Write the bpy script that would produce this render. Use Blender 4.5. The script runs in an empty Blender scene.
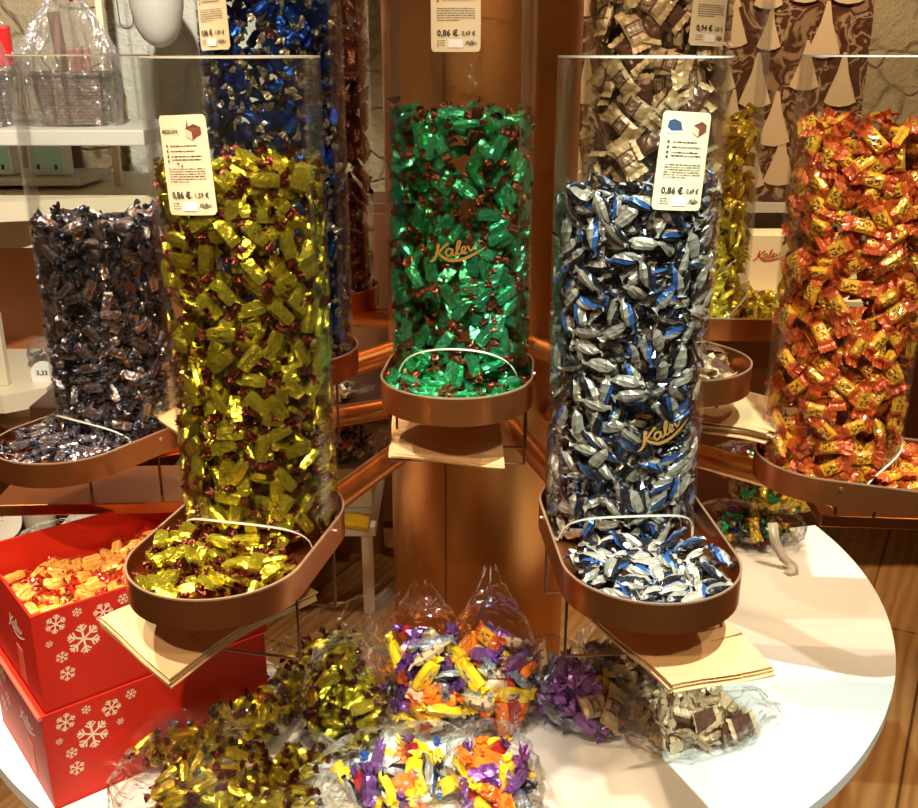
import bpy, bmesh, math, random
import numpy as np
from mathutils import Vector, Matrix, Quaternion
random.seed(7); RNG = np.random.default_rng(11)
PI = math.pi
COL = bpy.context.scene.collection
EYE = 1.78; TT = 0.75                      # eye height, table top height
def Z(drop): return EYE - drop

# ------------------------------------------------------------------ materials
class NT:
    def __init__(s, name):
        s.m = bpy.data.materials.new(name); s.m.use_nodes = True
        s.t = s.m.node_tree; s.t.nodes.clear()
        s.out = s.t.nodes.new('ShaderNodeOutputMaterial')
    def n(s, typ, **kw):
        nd = s.t.nodes.new('ShaderNode' + typ)
        for k, v in kw.items():
            if k in nd.inputs.keys():
                s.put(nd.inputs[k], v)
            else: setattr(nd, k, v)
        return nd
    def put(s, sock, v):
        if isinstance(v, bpy.types.NodeSocket): s.t.links.new(v, sock)
        elif isinstance(v, (tuple, list)) and len(v) == 3 and sock.type == 'RGBA': sock.default_value = (*v, 1)
        else: sock.default_value = v
    def math(s, op, a, b=0.0, c=None):
        nd = s.t.nodes.new('ShaderNodeMath'); nd.operation = op
        s.put(nd.inputs[0], a); s.put(nd.inputs[1], b)
        if c is not None: s.put(nd.inputs[2], c)
        return nd.outputs[0]
    def mix(s, f, a, b):
        nd = s.t.nodes.new('ShaderNodeMix'); nd.data_type = 'RGBA'
        s.put(nd.inputs[0], f); s.put(nd.inputs[6], a); s.put(nd.inputs[7], b)
        return nd.outputs[2]
    def ramp(s, f, stops, interp='LINEAR'):
        nd = s.t.nodes.new('ShaderNodeValToRGB'); s.put(nd.inputs[0], f)
        cr = nd.color_ramp; cr.interpolation = interp
        while len(cr.elements) < len(stops): cr.elements.new(0.5)
        for e, (p, c) in zip(cr.elements, stops): e.position = p; e.color = (*c, 1)
        return nd.outputs[0]
    def uv(s): return s.n('TexCoord').outputs['UV']
    def obj(s): return s.n('TexCoord').outputs['Object']
    def gen(s): return s.n('TexCoord').outputs['Generated']
    def mapped(s, vec, scale=(1, 1, 1), rot=(0, 0, 0)):
        nd = s.n('Mapping'); s.put(nd.inputs['Vector'], vec)
        nd.inputs['Scale'].default_value = scale; nd.inputs['Rotation'].default_value = rot
        return nd.outputs[0]
    def noise(s, vec, scale, detail=3.0, rough=0.55, dist=0.0):
        nd = s.n('TexNoise'); s.put(nd.inputs['Vector'], vec)
        nd.inputs['Scale'].default_value = scale; nd.inputs['Detail'].default_value = detail
        nd.inputs['Roughness'].default_value = rough; nd.inputs['Distortion'].default_value = dist
        return nd.outputs['Fac']
    def bump(s, h, strength=0.5, dist=0.001):
        nd = s.n('Bump'); nd.inputs['Strength'].default_value = strength
        nd.inputs['Distance'].default_value = dist; s.put(nd.inputs['Height'], h)
        return nd.outputs[0]
    def bsdf(s, color, rough=0.5, metal=0.0, normal=None, spec=0.5, coat=0.0, alpha=None, trans=None):
        p = s.t.nodes.new('ShaderNodeBsdfPrincipled')
        s.put(p.inputs['Base Color'], color); s.put(p.inputs['Roughness'], rough)
        s.put(p.inputs['Metallic'], metal); s.put(p.inputs['Specular IOR Level'], spec)
        s.put(p.inputs['Coat Weight'], coat); p.inputs['Coat Roughness'].default_value = 0.1
        if normal is not None: s.put(p.inputs['Normal'], normal)
        if alpha is not None: s.put(p.inputs['Alpha'], alpha)
        return p
    def done(s, sh):
        s.t.links.new(sh.outputs[0] if hasattr(sh, 'outputs') else sh, s.out.inputs[0]); return s.m

def plain(name, c, rough=0.5, metal=0.0, spec=0.5, coat=0.0, bscale=0, bstr=0.3, bdist=0.001):
    t = NT(name); nrm = None
    if bscale: nrm = t.bump(t.noise(t.obj(), bscale), bstr, bdist)
    return t.done(t.bsdf(c, rough, metal, nrm, spec, coat))

def foil(name, c, c2=None, rough=0.28, metal=0.85, cr=230, strength=0.8, coat=0.0, var=0.25, streak=(1, 1, 1)):
    """crinkled metallised wrapper; colour drifts a little from sweet to sweet"""
    t = NT(name); o = t.obj()
    rnd = t.n('ObjectInfo').outputs['Random']
    ns = t.noise(t.mapped(o, streak), cr, 2.5, 0.6, 0.6)
    c2 = c2 or tuple(x * 0.6 for x in c)
    base = t.mix(t.math('MULTIPLY', rnd, var * 2), c, c2)
    base = t.mix(t.math('MULTIPLY', t.math('GREATER_THAN', ns, 0.62), 0.35), base, c2)
    nrm = t.bump(ns, strength, 0.0016)
    return t.done(t.bsdf(base, rough, metal, nrm, 0.6, coat))

def uvpattern(name, layers, base, rough=0.4, metal=0.0, coat=0.2, cr=160, strength=0.4, var=0.15, txt=None):
    """printed wrapper: rectangular print areas in UV (u along the sweet, v across), optional dark lettering"""
    t = NT(name); sep = t.n('SeparateXYZ'); t.put(sep.inputs[0], t.uv())
    u, v = sep.outputs[0], sep.outputs[1]
    col = base
    def inside(x, a, b): return t.math('MULTIPLY', t.math('GREATER_THAN', x, a), t.math('LESS_THAN', x, b))
    for (u0, u1, v0, v1, c) in layers:
        col = t.mix(t.math('MULTIPLY', inside(u, u0, u1), inside(v, v0, v1)), col, c)
    if txt:
        (u0, u1, v0, v1, c, fu, fv) = txt
        nz = t.noise(t.mapped(t.uv(), (fu, fv, 1)), 1.0, 0.0)
        mk = t.math('MULTIPLY', t.math('MULTIPLY', inside(u, u0, u1), inside(v, v0, v1)), t.math('GREATER_THAN', nz, 0.52))
        col = t.mix(mk, col, c)
    rnd = t.n('ObjectInfo').outputs['Random']
    col = t.mix(t.math('MULTIPLY', rnd, var), col, (0.02, 0.01, 0.0))
    ns = t.noise(t.obj(), cr, 2.0, 0.5, 0.5)
    return t.done(t.bsdf(col, rough, metal, t.bump(ns, strength, 0.002), 0.5, coat))

def clear_mat(name, tint=(0.97, 0.98, 0.97), f0=0.06, f1=0.75, rough=0.04, streaks=True, bscale=0, bstr=0.4, bdist=0.003, haze=0.0):
    t = NT(name)
    lw = t.n('LayerWeight'); lw.inputs['Blend'].default_value = 0.18
    fac = t.math('ADD', f0, t.math('MULTIPLY', lw.outputs['Fresnel'], f1))
    nrm = None
    if streaks:
        ns = t.noise(t.mapped(t.obj(), (.12, .12, 1)), 260, 2.0, 0.6)
        nrm = t.bump(ns, 0.8, 0.0018)
    if bscale:
        nrm = t.bump(t.noise(t.obj(), bscale, 2.5, 0.55, 0.7), bstr, bdist)
    tr = t.n('BsdfTransparent'); t.put(tr.inputs[0], tint)
    gl = t.n('BsdfGlossy'); gl.inputs['Roughness'].default_value = rough; t.put(gl.inputs[0], (1, 1, 1))
    if nrm: t.put(gl.inputs['Normal'], nrm)
    if nrm and bscale: t.put(lw.inputs['Normal'], nrm)
    mx = t.n('MixShader'); t.put(mx.inputs[0], fac)
    t.t.links.new(tr.outputs[0], mx.inputs[1]); t.t.links.new(gl.outputs[0], mx.inputs[2])
    sh = mx
    if haze:
        df = t.n('BsdfDiffuse'); t.put(df.inputs[0], (0.9, 0.9, 0.88))
        m2 = t.n('MixShader'); m2.inputs[0].default_value = haze
        t.t.links.new(mx.outputs[0], m2.inputs[1]); t.t.links.new(df.outputs[0], m2.inputs[2]); sh = m2
    return t.done(sh)

M = {}
def copper_mat():
    t = NT('brushed_copper'); g = t.obj()
    ns = t.noise(g, 6, 4, 0.6); fine = t.noise(g, 120, 3, 0.7)
    c = t.mix(ns, (0.58, 0.21, 0.055), (0.68, 0.29, 0.085))
    sp = t.math('GREATER_THAN', fine, 0.68)
    c = t.mix(t.math('MULTIPLY', sp, 0.5), c, (0.20, 0.06, 0.02))
    r = t.math('ADD', 0.26, t.math('MULTIPLY', ns, 0.16))
    return t.done(t.bsdf(c, r, 0.92, t.bump(fine, 0.25, 0.001)))
M['copper'] = copper_mat()
M['traycopper'] = plain('dark_copper_tray', (0.48, 0.155, 0.045), 0.28, 0.90, bscale=9, bstr=0.15)
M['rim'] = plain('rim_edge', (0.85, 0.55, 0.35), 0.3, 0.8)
M['wire'] = plain('dark_wire', (0.20, 0.09, 0.05), 0.4, 0.8)
M['rivet'] = plain('steel_rivet', (0.8, 0.75, 0.7), 0.25, 1.0)
M['acrylic'] = clear_mat('clear_acrylic', (0.975, 0.98, 0.972), 0.014, 0.27, 0.03, True, haze=0.0)
M['acrylic_edge'] = plain('acrylic_cut_edge', (0.78, 0.77, 0.68), 0.25, 0.0, 0.8)
M['film'] = clear_mat('clear_film', (0.985, 0.985, 0.98), 0.022, 0.50, 0.04, False, 34, 1.0, 0.012)
M['cello'] = clear_mat('cellophane', (0.97, 0.96, 0.94), 0.10, 0.6, 0.12, False, 30, 1.0, 0.016, haze=0.07)

# sweets
M['gold'] = foil('lime_gold_foil', (0.72, 0.66, 0.055), (0.42, 0.30, 0.015), 0.23, 0.86, 170, 0.6, var=0.35)
M['darkred'] = foil('dark_red_brown_foil', (0.15, 0.028, 0.012), (0.05, 0.008, 0.004), 0.20, 0.8, 260, 1.0)
M['green'] = foil('bright_green_foil', (0.13, 0.76, 0.36), (0.03, 0.36, 0.14), 0.22, 0.88, 170, 0.6, var=0.35)
M['brownfoil'] = foil('brown_foil', (0.30, 0.085, 0.035), (0.08, 0.02, 0.008), 0.20, 0.85, 260, 1.0)
M['silverbody'] = uvpattern('grey_brown_print_foil', [(0.10, 0.90, 0.30, 0.70, (0.30, 0.19, 0.17))], (0.40, 0.37, 0.40), 0.2, 0.85, 0.3, 220, 0.9, 0.45, (0.18, 0.82, 0.36, 0.64, (0.40, 0.10, 0.06), 16, 5))
M['navyfoil'] = foil('black_navy_silver_foil', (0.014, 0.016, 0.05), (0.55, 0.55, 0.62), 0.2, 0.7, 130, 1.0, var=0.10)
M['bluefoil'] = foil('royal_blue_foil', (0.015, 0.10, 0.55), (0.008, 0.02, 0.15), 0.2, 0.92, 220, 0.9, var=0.45)
M['champagne'] = foil('silver_champagne_foil', (0.55, 0.50, 0.40), (0.03, 0.03, 0.05), 0.22, 0.7, 160, 1.0, var=0.35)
M['redfoil'] = foil('red_clear_foil', (0.62, 0.05, 0.015), (0.30, 0.02, 0.01), 0.25, 0.35, 220, 1.0, coat=0.5)
M['butter'] = uvpattern('butter_yellow_wrapper', [], (0.84, 0.44, 0.08), 0.38, 0.15, 0.3, 160, 0.5, 0.12, (0.2, 0.8, 0.42, 0.58, (0.35, 0.10, 0.02), 14, 4))
M['orange'] = uvpattern('orange_printed_wrapper', [(0.20, 0.80, 0.0, 1.0, (0.82, 0.32, 0.02)), (0.24, 0.76, 0.1, 0.9, (0.84, 0.39, 0.025))], (0.62, 0.10, 0.015), 0.32, 0.2, 0.4, 150, 0.7, 0.30, (0.27, 0.73, 0.25, 0.75, (0.22, 0.05, 0.015), 15, 5.5))
M['orangeend'] = foil('red_orange_foil', (0.60, 0.085, 0.012), (0.36, 0.035, 0.008), 0.3, 0.3, 200, 0.9, coat=0.4)
M['cream'] = uvpattern('cream_brown_wrapper', [(0.28, 0.36, 0.1, 0.9, (0.16, 0.07, 0.03)), (0.38, 0.62, 0.2, 0.8, (0.25, 0.13, 0.08)), (0.43, 0.57, 0.34, 0.66, (0.55, 0.42, 0.30)), (0.64, 0.72, 0.1, 0.9, (0.16, 0.07, 0.03))], (0.66, 0.47, 0.26), 0.36, 0.1, 0.3, 130, 0.6, 0.25)
M['creamend'] = plain('cream_wrapper_fin', (0.66, 0.47, 0.26), 0.38, 0.1, bscale=200, bstr=0.4)
M['brownback'] = plain('brown_wrapper_back', (0.13, 0.055, 0.03), 0.3, 0.2, coat=0.4, bscale=140, bstr=0.5)
M['yellowpk'] = uvpattern('yellow_gold_wrapper', [(0.33, 0.67, 0.28, 0.72, (0.22, 0.10, 0.03))], (0.84, 0.58, 0.04), 0.28, 0.45, 0.3, 150, 0.8, 0.25)
M['yellowend'] = foil('yellow_gold_foil', (0.84, 0.58, 0.05), (0.5, 0.3, 0.02), 0.28, 0.5, 200, 0.9)
M['maroon'] = uvpattern('maroon_wrapper', [(0.22, 0.78, 0.25, 0.75, (0.20, 0.02, 0.02))], (0.07, 0.008, 0.008), 0.25, 0.3, 0.5, 150, 0.8, 0.2, (0.28, 0.72, 0.3, 0.7, (0.60, 0.42, 0.30), 15, 5))
M['white'] = foil('white_wrapper', (0.80, 0.78, 0.72), (0.50, 0.50, 0.50), 0.32, 0.1, 170, 0.6, var=0.15)
M['stblue'] = foil('mid_blue_wrapper', (0.035, 0.13, 0.42), (0.015, 0.05, 0.2), 0.26, 0.35, 170, 0.6, var=0.3)
M['stblack'] = foil('black_wrapper', (0.008, 0.008, 0.012), (0.02, 0.02, 0.03), 0.2, 0.2, 170, 0.6, coat=0.5)
M['purple'] = foil('purple_foil', (0.20, 0.05, 0.30), (0.42, 0.24, 0.48), 0.22, 0.7, 180, 1.0, var=0.2)
M['orangebar'] = uvpattern('bright_orange_wrapper', [], (0.90, 0.20, 0.015), 0.3, 0.1, 0.4, 150, 0.5, 0.1, (0.25, 0.75, 0.35, 0.65, (0.95, 0.75, 0.5), 12, 4))
M['yellowbar'] = uvpattern('yellow_blue_print_wrapper', [(0.30, 0.70, 0.36, 0.64, (0.85, 0.6, 0.1))], (0.88, 0.60, 0.02), 0.3, 0.1, 0.4, 150, 0.5, 0.1, (0.28, 0.72, 0.38, 0.62, (0.03, 0.07, 0.35), 14, 4))
M['silver'] = foil('silver_blue_foil', (0.62, 0.66, 0.72), (0.25, 0.32, 0.5), 0.2, 0.85, 150, 1.0, var=0.2)
M['redbar'] = uvpattern('red_white_print_wrapper', [], (0.45, 0.015, 0.02), 0.28, 0.2, 0.4, 150, 0.6, 0.2, (0.2, 0.8, 0.35, 0.65, (0.85, 0.8, 0.75), 10, 3.5))

# ------------------------------------------------------------------ object helpers
def link(o, parent=None):
    COL.objects.link(o)
    if parent is not None: o.parent = parent
    return o
def mesh_obj(name, me, mats=None, parent=None, smooth=False):
    if mats is not None:
        for m in (mats if isinstance(mats, (list, tuple)) else [mats]): me.materials.append(m)
    if smooth: me.shade_smooth(); me.set_sharp_from_angle(angle=1.0)
    return link(bpy.data.objects.new(name, me), parent)
def pydata(name, v, f): 
    me = bpy.data.meshes.new(name); me.from_pydata([tuple(map(float, p)) for p in v], [], [tuple(q) for q in f]); me.update(); return me
def bm_obj(name, bm, mat, parent=None, smooth=False):
    me = bpy.data.meshes.new(name); bm.normal_update(); bm.to_mesh(me); bm.free()
    return mesh_obj(name, me, mat, parent, smooth)
def tag(o, label=None, cat=None, group=None, kind=None):
    if label and len(label.replace('-', ' ').split()) > 16: print('LONG', label)
    if label: o['label'] = label
    if cat: o['category'] = cat
    if group: o['group'] = group
    if kind: o['kind'] = kind
    return o
def empty(name, loc=(0, 0, 0), rz=0):
    o = bpy.data.objects.new(name, None); o.empty_display_size = 0.05
    o.location = loc; o.rotation_euler = (0, 0, rz); return link(o)
def add_box(bm, c, s, rz=0, bevel=0, rot=None):
    r = bmesh.ops.create_cube(bm, size=1)
    R = rot if rot is not None else Matrix.Rotation(rz, 4, 'Z')
    mat = Matrix.Translation(c) @ R @ Matrix.Diagonal((*s, 1))
    bmesh.ops.transform(bm, matrix=mat, verts=r['verts'])
    if bevel:
        es = list({e for v in r['verts'] for e in v.link_edges})
        bmesh.ops.bevel(bm, geom=es, offset=bevel, segments=2, affect='EDGES', profile=0.5)
def box(name, c, s, mat, parent=None, rz=0, bevel=0):
    bm = bmesh.new(); add_box(bm, c, s, rz, bevel); return bm_obj(name, bm, mat, parent)
def add_tube(bm, p0, p1, r, seg=16, caps=True):
    p0, p1 = Vector(p0), Vector(p1); d = p1 - p0
    rr = bmesh.ops.create_cone(bm, cap_ends=caps, segments=seg, radius1=r, radius2=r, depth=d.length)
    q = d.to_track_quat('Z', 'Y').to_matrix().to_4x4()
    bmesh.ops.transform(bm, matrix=Matrix.Translation((p0 + p1) / 2) @ q, verts=rr['verts'])
def lathe(name, prof, mat, parent=None, seg=48, loc=(0, 0, 0), smooth=True):
    v = []; f = []
    for (r, z) in prof:
        for k in range(seg):
            a = 2 * PI * k / seg; v.append((loc[0] + r * math.cos(a), loc[1] + r * math.sin(a), loc[2] + z))
    for i in range(len(prof) - 1):
        for k in range(seg):
            k2 = (k + 1) % seg; f.append((i * seg + k, i * seg + k2, (i + 1) * seg + k2, (i + 1) * seg + k))
    f.append(tuple(range(seg))[::-1]); f.append(tuple((len(prof) - 1) * seg + k for k in range(seg)))
    return mesh_obj(name, pydata(name, v, f), mat, parent, smooth)

# flat text as mesh data (verts, tris) centred on its box
def text_geo(s, size, shear=0.0, bold=0.0):
    cu = bpy.data.curves.new('t', 'FONT'); cu.body = s; cu.size = size; cu.align_x = 'LEFT'; cu.resolution_u = 2
    cu.shear = shear; cu.offset = bold; cu.fill_mode = 'FRONT'
    o = bpy.data.objects.new('t', cu); COL.objects.link(o)
    dg = bpy.context.evaluated_depsgraph_get(); dg.update()
    me = bpy.data.meshes.new_from_object(o.evaluated_get(dg))
    V = [tuple(v.co)[:2] for v in me.vertices]; F = [tuple(p.vertices) for p in me.polygons]
    bpy.data.objects.remove(o); bpy.data.curves.remove(cu); bpy.data.meshes.remove(me)
    return V, F
def rib(pts, w, V, F, subdiv=6):
    """hand-lettered stroke: Catmull-Rom through pts, width w (or list)"""
    P = [np.array(p, float) for p in pts]; out = []; ws = []
    W = w if isinstance(w, (list, tuple)) else [w] * len(P)
    for i in range(len(P) - 1):
        p0, p1, p2, p3 = P[max(i - 1, 0)], P[i], P[i + 1], P[min(i + 2, len(P) - 1)]
        for k in range(subdiv + (i == len(P) - 2)):
            t = k / subdiv
            out.append(0.5 * ((2 * p1) + (-p0 + p2) * t + (2 * p0 - 5 * p1 + 4 * p2 - p3) * t * t + (-p0 + 3 * p1 - 3 * p2 + p3) * t ** 3))
            ws.append(W[i] * (1 - t) + W[i + 1] * t)
    b = len(V)
    for i, p in enumerate(out):
        d = out[min(i + 1, len(out) - 1)] - out[max(i - 1, 0)]; n = np.array([-d[1], d[0]]); n /= (np.linalg.norm(n) + 1e-9)
        V.append(tuple(p + n * ws[i] / 2)); V.append(tuple(p - n * ws[i] / 2))
    for i in range(len(out) - 1): F.append((b + 2 * i, b + 2 * i + 1, b + 2 * i + 3, b + 2 * i + 2))
def logo_geo(width):
    """script word mark: Kalev, with the long tail of the K underlining it; x -0.5..0.5"""
    V = []; F = []; w = 0.036
    rib([(-.30, .17), (-.33, .08), (-.37, -.03), (-.43, -.10), (-.50, -.12)], [w * 1.5, w * 1.4, w * 1.2, w, w * .5], V, F)
    rib([(-.13, .17), (-.20, .13), (-.30, .04), (-.33, .01)], [w * 1.3, w, w, w], V, F)
    rib([(-.33, .02), (-.24, -.06), (-.12, -.12), (.10, -.11), (.32, -.04), (.48, .03)], [w, w * 1.3, w * 1.5, w * 1.5, w, w * .3], V, F)
    rib([(-.07, .06), (-.14, .08), (-.19, .02), (-.16, -.04), (-.10, -.01), (-.07, .06), (-.08, -.02), (-.04, -.04)], w * .9, V, F)
    rib([(-.04, -.04), (.03, .07), (.07, .17), (.04, .19), (.00, .08), (.01, -.02), (.05, -.03)], w * .9, V, F)
    rib([(.05, -.02), (.13, .03), (.15, .08), (.11, .09), (.08, .03), (.11, -.02), (.17, 0)], w * .9, V, F)
    rib([(.19, .10), (.22, .02), (.25, .02), (.30, .08), (.34, .10)], w * .9, V, F)
    return [(x * width, y * width) for x, y in V], F
def flatten_to(V2, F, place, name, mat, parent, smooth=False):
    v = [place(x, y) for x, y in V2]
    return mesh_obj(name, pydata(name, v, F), mat, parent, smooth)

M['ink'] = plain('black_ink', (0.03, 0.025, 0.02), 0.6)
M['tagpaper'] = plain('cream_card', (0.66, 0.55, 0.37), 0.55)
M['stamp'] = plain('white_sticker', (0.78, 0.77, 0.74), 0.5)
M['choc'] = plain('chocolate_print', (0.16, 0.045, 0.025), 0.5)
M['cherry'] = plain('nougat_print', (0.75, 0.45, 0.30), 0.5)
M['flagblue'] = plain('dark_blue_print', (0.03, 0.06, 0.12), 0.5)
M['logogold'] = plain('gold_lettering', (0.62, 0.33, 0.08), 0.35, 0.5)
M['logowhite'] = plain('pale_lettering', (0.85, 0.66, 0.60), 0.5)
M['red'] = plain('red_cardboard', (0.52, 0.016, 0.005), 0.45, 0, 0.35, 0.0, 14, 0.12)
M['rededge'] = plain('red_cardboard_fold', (0.72, 0.12, 0.07), 0.5)
M['flake'] = plain('pale_snowflake_print', (0.85, 0.68, 0.50), 0.5)
M['kraft'] = plain('kraft_paper', (0.66, 0.42, 0.20), 0.65, bscale=30, bstr=0.15)
M['kraftin'] = plain('kraft_paper_fold', (0.50, 0.30, 0.14), 0.7)

# ------------------------------------------------------------------ sweet meshes (x is the long axis)
def setuv(me, lx, ly):
    uvl = me.uv_layers.new(name='UVMap')
    co = np.array([v.co[:] for v in me.vertices]); li = np.array([l.vertex_index for l in me.loops])
    uv = np.stack([co[li, 0] / lx + .5, co[li, 1] / ly + .5], 1)
    uvl.data.foreach_set('uv', uv.ravel().astype(np.float32))
def body_mesh(L, W, H, seed, nring=7, nseg=12, sq=6.0, taper=0.80, crink=0.00035):
    r = np.random.default_rng(seed); v = []; f = []
    us = np.linspace(-1, 1, nring)
    for u in us:
        k = (1 - abs(u) ** 5 * (1 - taper))
        for j in range(nseg):
            a = 2 * PI * (j + .5) / nseg; a += .22 * math.sin(4 * a) * -1; c, s = math.cos(a), math.sin(a)
            q = (abs(c) ** sq + abs(s) ** sq) ** (-1 / sq)
            v.append((u * L / 2, k * q * c * W / 2 + r.normal() * crink, k * q * s * H / 2 + r.normal() * crink))
    for i in range(nring - 1):
        for j in range(nseg):
            j2 = (j + 1) % nseg; f.append((i * nseg + j, i * nseg + j2, (i + 1) * nseg + j2, (i + 1) * nseg + j))
    b = len(v); v.append((-L / 2 - .001, 0, 0)); v.append((L / 2 + .001, 0, 0))
    for j in range(nseg):
        j2 = (j + 1) % nseg; f.append((b, j2, j)); f.append((b + 1, (nring - 1) * nseg + j, (nring - 1) * nseg + j2))
    me = pydata('sweet_body', v, f); setuv(me, L, W * 1.02); return me
def twist_mesh(sign, x0, ln, rad, seed, flat=0.55):
    r = np.random.default_rng(seed); v = []; f = []; n = 14
    tilt = r.normal() * 0.3; roll = r.uniform(0, PI)
    rings = [(0, .35), (.2, .22), (.55, .7), (1, 1)]
    for (t, k) in rings:
        for j in range(n):
            a = 2 * PI * j / n; pl = (1 if j % 2 else .62) * (1 + r.normal() * .16 * t)
            y = math.cos(a + roll) * rad * k * pl; z = math.sin(a + roll) * rad * k * flat * pl
            x = x0 + t * ln * (1 + r.normal() * .12)
            v.append((sign * x, y + tilt * t * ln * .6, z + r.normal() * .0008 * t))
    for i in range(len(rings) - 1):
        for j in range(n):
            j2 = (j + 1) % n; q = (i * n + j, i * n + j2, (i + 1) * n + j2, (i + 1) * n + j)
            f.append(q if sign > 0 else q[::-1])
    b = len(v); v.append((sign * (x0 + ln * .35), 0, 0))
    for j in range(n): f.append((b, 3 * n + j, 3 * n + (j + 1) % n))
    me = pydata('twist', v, f); setuv(me, x0 * 4, rad * 2); return me
def pack_mesh(L, W, H, seed, nu=10, nv=7):
    """pillow pack: padded middle"""
    r = np.random.default_rng(seed); v = []; f = []
    for s in (1, -1):
        for i in range(nu + 1):
            u = -1 + 2 * i / nu
            for j in range(nv + 1):
                w = -1 + 2 * j / nv
                t = H / 2 * max(0, 1 - abs(u) ** 4) ** .6 * max(0, 1 - abs(w) ** 4) ** .5
                v.append((u * L / 2, w * W / 2 * (1 - .10 * (1 - abs(u) ** 6)), s * t + r.normal() * .0005 + .0))
    m = (nu + 1) * (nv + 1)
    for i in range(nu):
        for j in range(nv):
            a = i * (nv + 1) + j; q = (a, a + nv + 1, a + nv + 2, a + 1)
            f.append(q); f.append(tuple(m + k for k in q[::-1]))
    me = pydata('pack_body', v, f); setuv(me, L, W); return me
def fin_mesh(sign, x0, ln, W, seed):
    r = np.random.default_rng(seed); v = []; f = []; n = 10
    bend = r.normal() * .5
    for t in (0, .5, 1):
        for j in range(n + 1):
            w = -1 + 2 * j / n
            x = x0 + ln * t + (.0012 if (t == 1 and j % 2) else 0)
            v.append((sign * x, w * W / 2 * (1 + .12 * t), bend * ln * t * t + math.sin(j * 1.7 + seed) * .0012 * t))
    for i in range(2):
        for j in range(n):
            a = i * (n + 1) + j; f.append((a, a + n + 1, a + n + 2, a + 1))
    me = pydata('fin', v, f); setuv(me, (x0 + ln) * 2, W); return me
def striped_mesh(L, W, H, seed):
    """spindle with lengthwise white / blue / black stripes, twisted, with slanted flared ends"""
    r = np.random.default_rng(seed); v = []; f = []; mi = []; n = 9
    prof = [(-1, .80), (-.88, .45), (-.74, .34), (-.48, .86), (0, 1), (.48, .86), (.74, .34), (.88, .45), (1, .80)]
    tw = r.uniform(.5, 1.1); sh = r.uniform(-.5, .5)
    for (u, k) in prof:
        for j in range(n):
            a = 2 * PI * j / n + u * tw
            kk = k * (1 + r.normal() * (.22 if abs(u) > .8 else .07))
            y = math.cos(a) * W / 2 * kk; z = math.sin(a) * H / 2 * kk * (.6 if abs(u) > .8 else 1)
            v.append((u * L / 2 + sh * y * (1 if abs(u) > .8 else .5), y, z))
    cols = [[0, 0, 0, 2, 2, 2, 2, 2, 2], [0, 0, 1, 2, 2, 2, 2, 2, 2], [0, 0, 2, 2, 1, 2, 2, 2, 2]][seed % 3]
    for i in range(len(prof) - 1):
        for j in range(n):
            j2 = (j + 1) % n; f.append((i * n + j, i * n + j2, (i + 1) * n + j2, (i + 1) * n + j)); mi.append(cols[j])
    b = len(v); v.append((-L * .42, 0, 0)); v.append((L * .42, 0, 0)); e = (len(prof) - 1) * n
    for j in range(n):
        j2 = (j + 1) % n; f.append((b, j2, j)); f.append((b + 1, e + j, e + j2)); mi += [cols[j], cols[j]]
    me = pydata('striped', v, f); setuv(me, L, W)
    me.polygons.foreach_set('material_index', mi); return me
def addm(me, *mats):
    for m in mats: me.materials.append(m)
    return me

class Kind:
    """a sweet: variants of (body mesh, [part meshes]); partname; packing spheres"""
    def __init__(s, name, partname, variants, offs, rads, label, L):
        s.name, s.partname, s.variants, s.offs, s.rads, s.label, s.L = name, partname, variants, offs, rads, label, L
def twist_kind(name, label, L, W, H, tl, tr, bm_, tm, n=4, sq=3.2, s0=0):
    vs = []
    for i in range(n):
        b = addm(body_mesh(L, W, H, s0 + i), bm_)
        vs.append((b, [addm(twist_mesh(s, L / 2 - .001, tl, tr, s0 + 10 * i + s + 5), tm) for s in (1, -1)]))
    return Kind(name, 'twisted_end', vs, [-L * .33, 0, L * .33], [H * .56] * 3, label, L)
def pack_kind(name, label, L, W, H, fl, bm_, fm, n=4, s0=0):
    vs = []
    for i in range(n):
        b = addm(pack_mesh(L, W, H, s0 + i), bm_)
        vs.append((b, [addm(fin_mesh(s, L / 2 - .001, fl, W, s0 + 7 * i + s + 5), fm) for s in (1, -1)]))
    return Kind(name, 'sealed_end', vs, [-L * .36, 0, L * .36], [H * .62] * 3, label, L)
K = {}
K['gold'] = twist_kind('gold_wrapped_candy', 'gold and dark red foil candy', .033, .0165, .0105, .011, .0090, M['gold'], M['darkred'])
K['green'] = twist_kind('green_wrapped_candy', 'green and brown foil candy', .033, .0160, .0110, .011, .0095, M['green'], M['brownfoil'], s0=50)
K['navy'] = twist_kind('silver_wrapped_candy', 'silver and navy foil candy', .029, .014, .011, .012, .0095, M['silverbody'], M['navyfoil'], s0=100)
K['blue'] = twist_kind('blue_wrapped_candy', 'royal blue foil candy', .024, .0125, .0115, .010, .0088, M['bluefoil'], M['champagne'], s0=150)
K['butter'] = twist_kind('butter_wrapped_candy', 'butter yellow and red candy', .028, .0155, .0125, .011, .0110, M['butter'], M['redfoil'], s0=200)
K['orange'] = pack_kind('orange_wrapped_candy', 'orange and red printed candy', .037, .022, .013, .009, M['orange'], M['orangeend'], s0=250)
K['cream'] = pack_kind('cream_wrapped_candy', 'cream and brown printed candy', .044, .030, .013, .008, M['cream'], M['creamend'], s0=300)
K['brown'] = pack_kind('cream_wrapped_candy', 'cream and brown printed candy', .044, .030, .013, .008, M['brownback'], M['creamend'], s0=310)
K['yellow'] = pack_kind('yellow_wrapped_candy', 'golden yellow candy', .036, .021, .012, .007, M['yellowpk'], M['yellowend'], s0=350)
K['maroon'] = pack_kind('maroon_wrapped_candy', 'maroon lettered candy', .044, .026, .013, .008, M['maroon'], M['maroon'], s0=400)
M['stwhite'] = foil('warm_white_wrapper', (0.44, 0.40, 0.33), (0.22, 0.21, 0.19), 0.30, 0.35, 170, 0.7, var=0.3)
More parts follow.
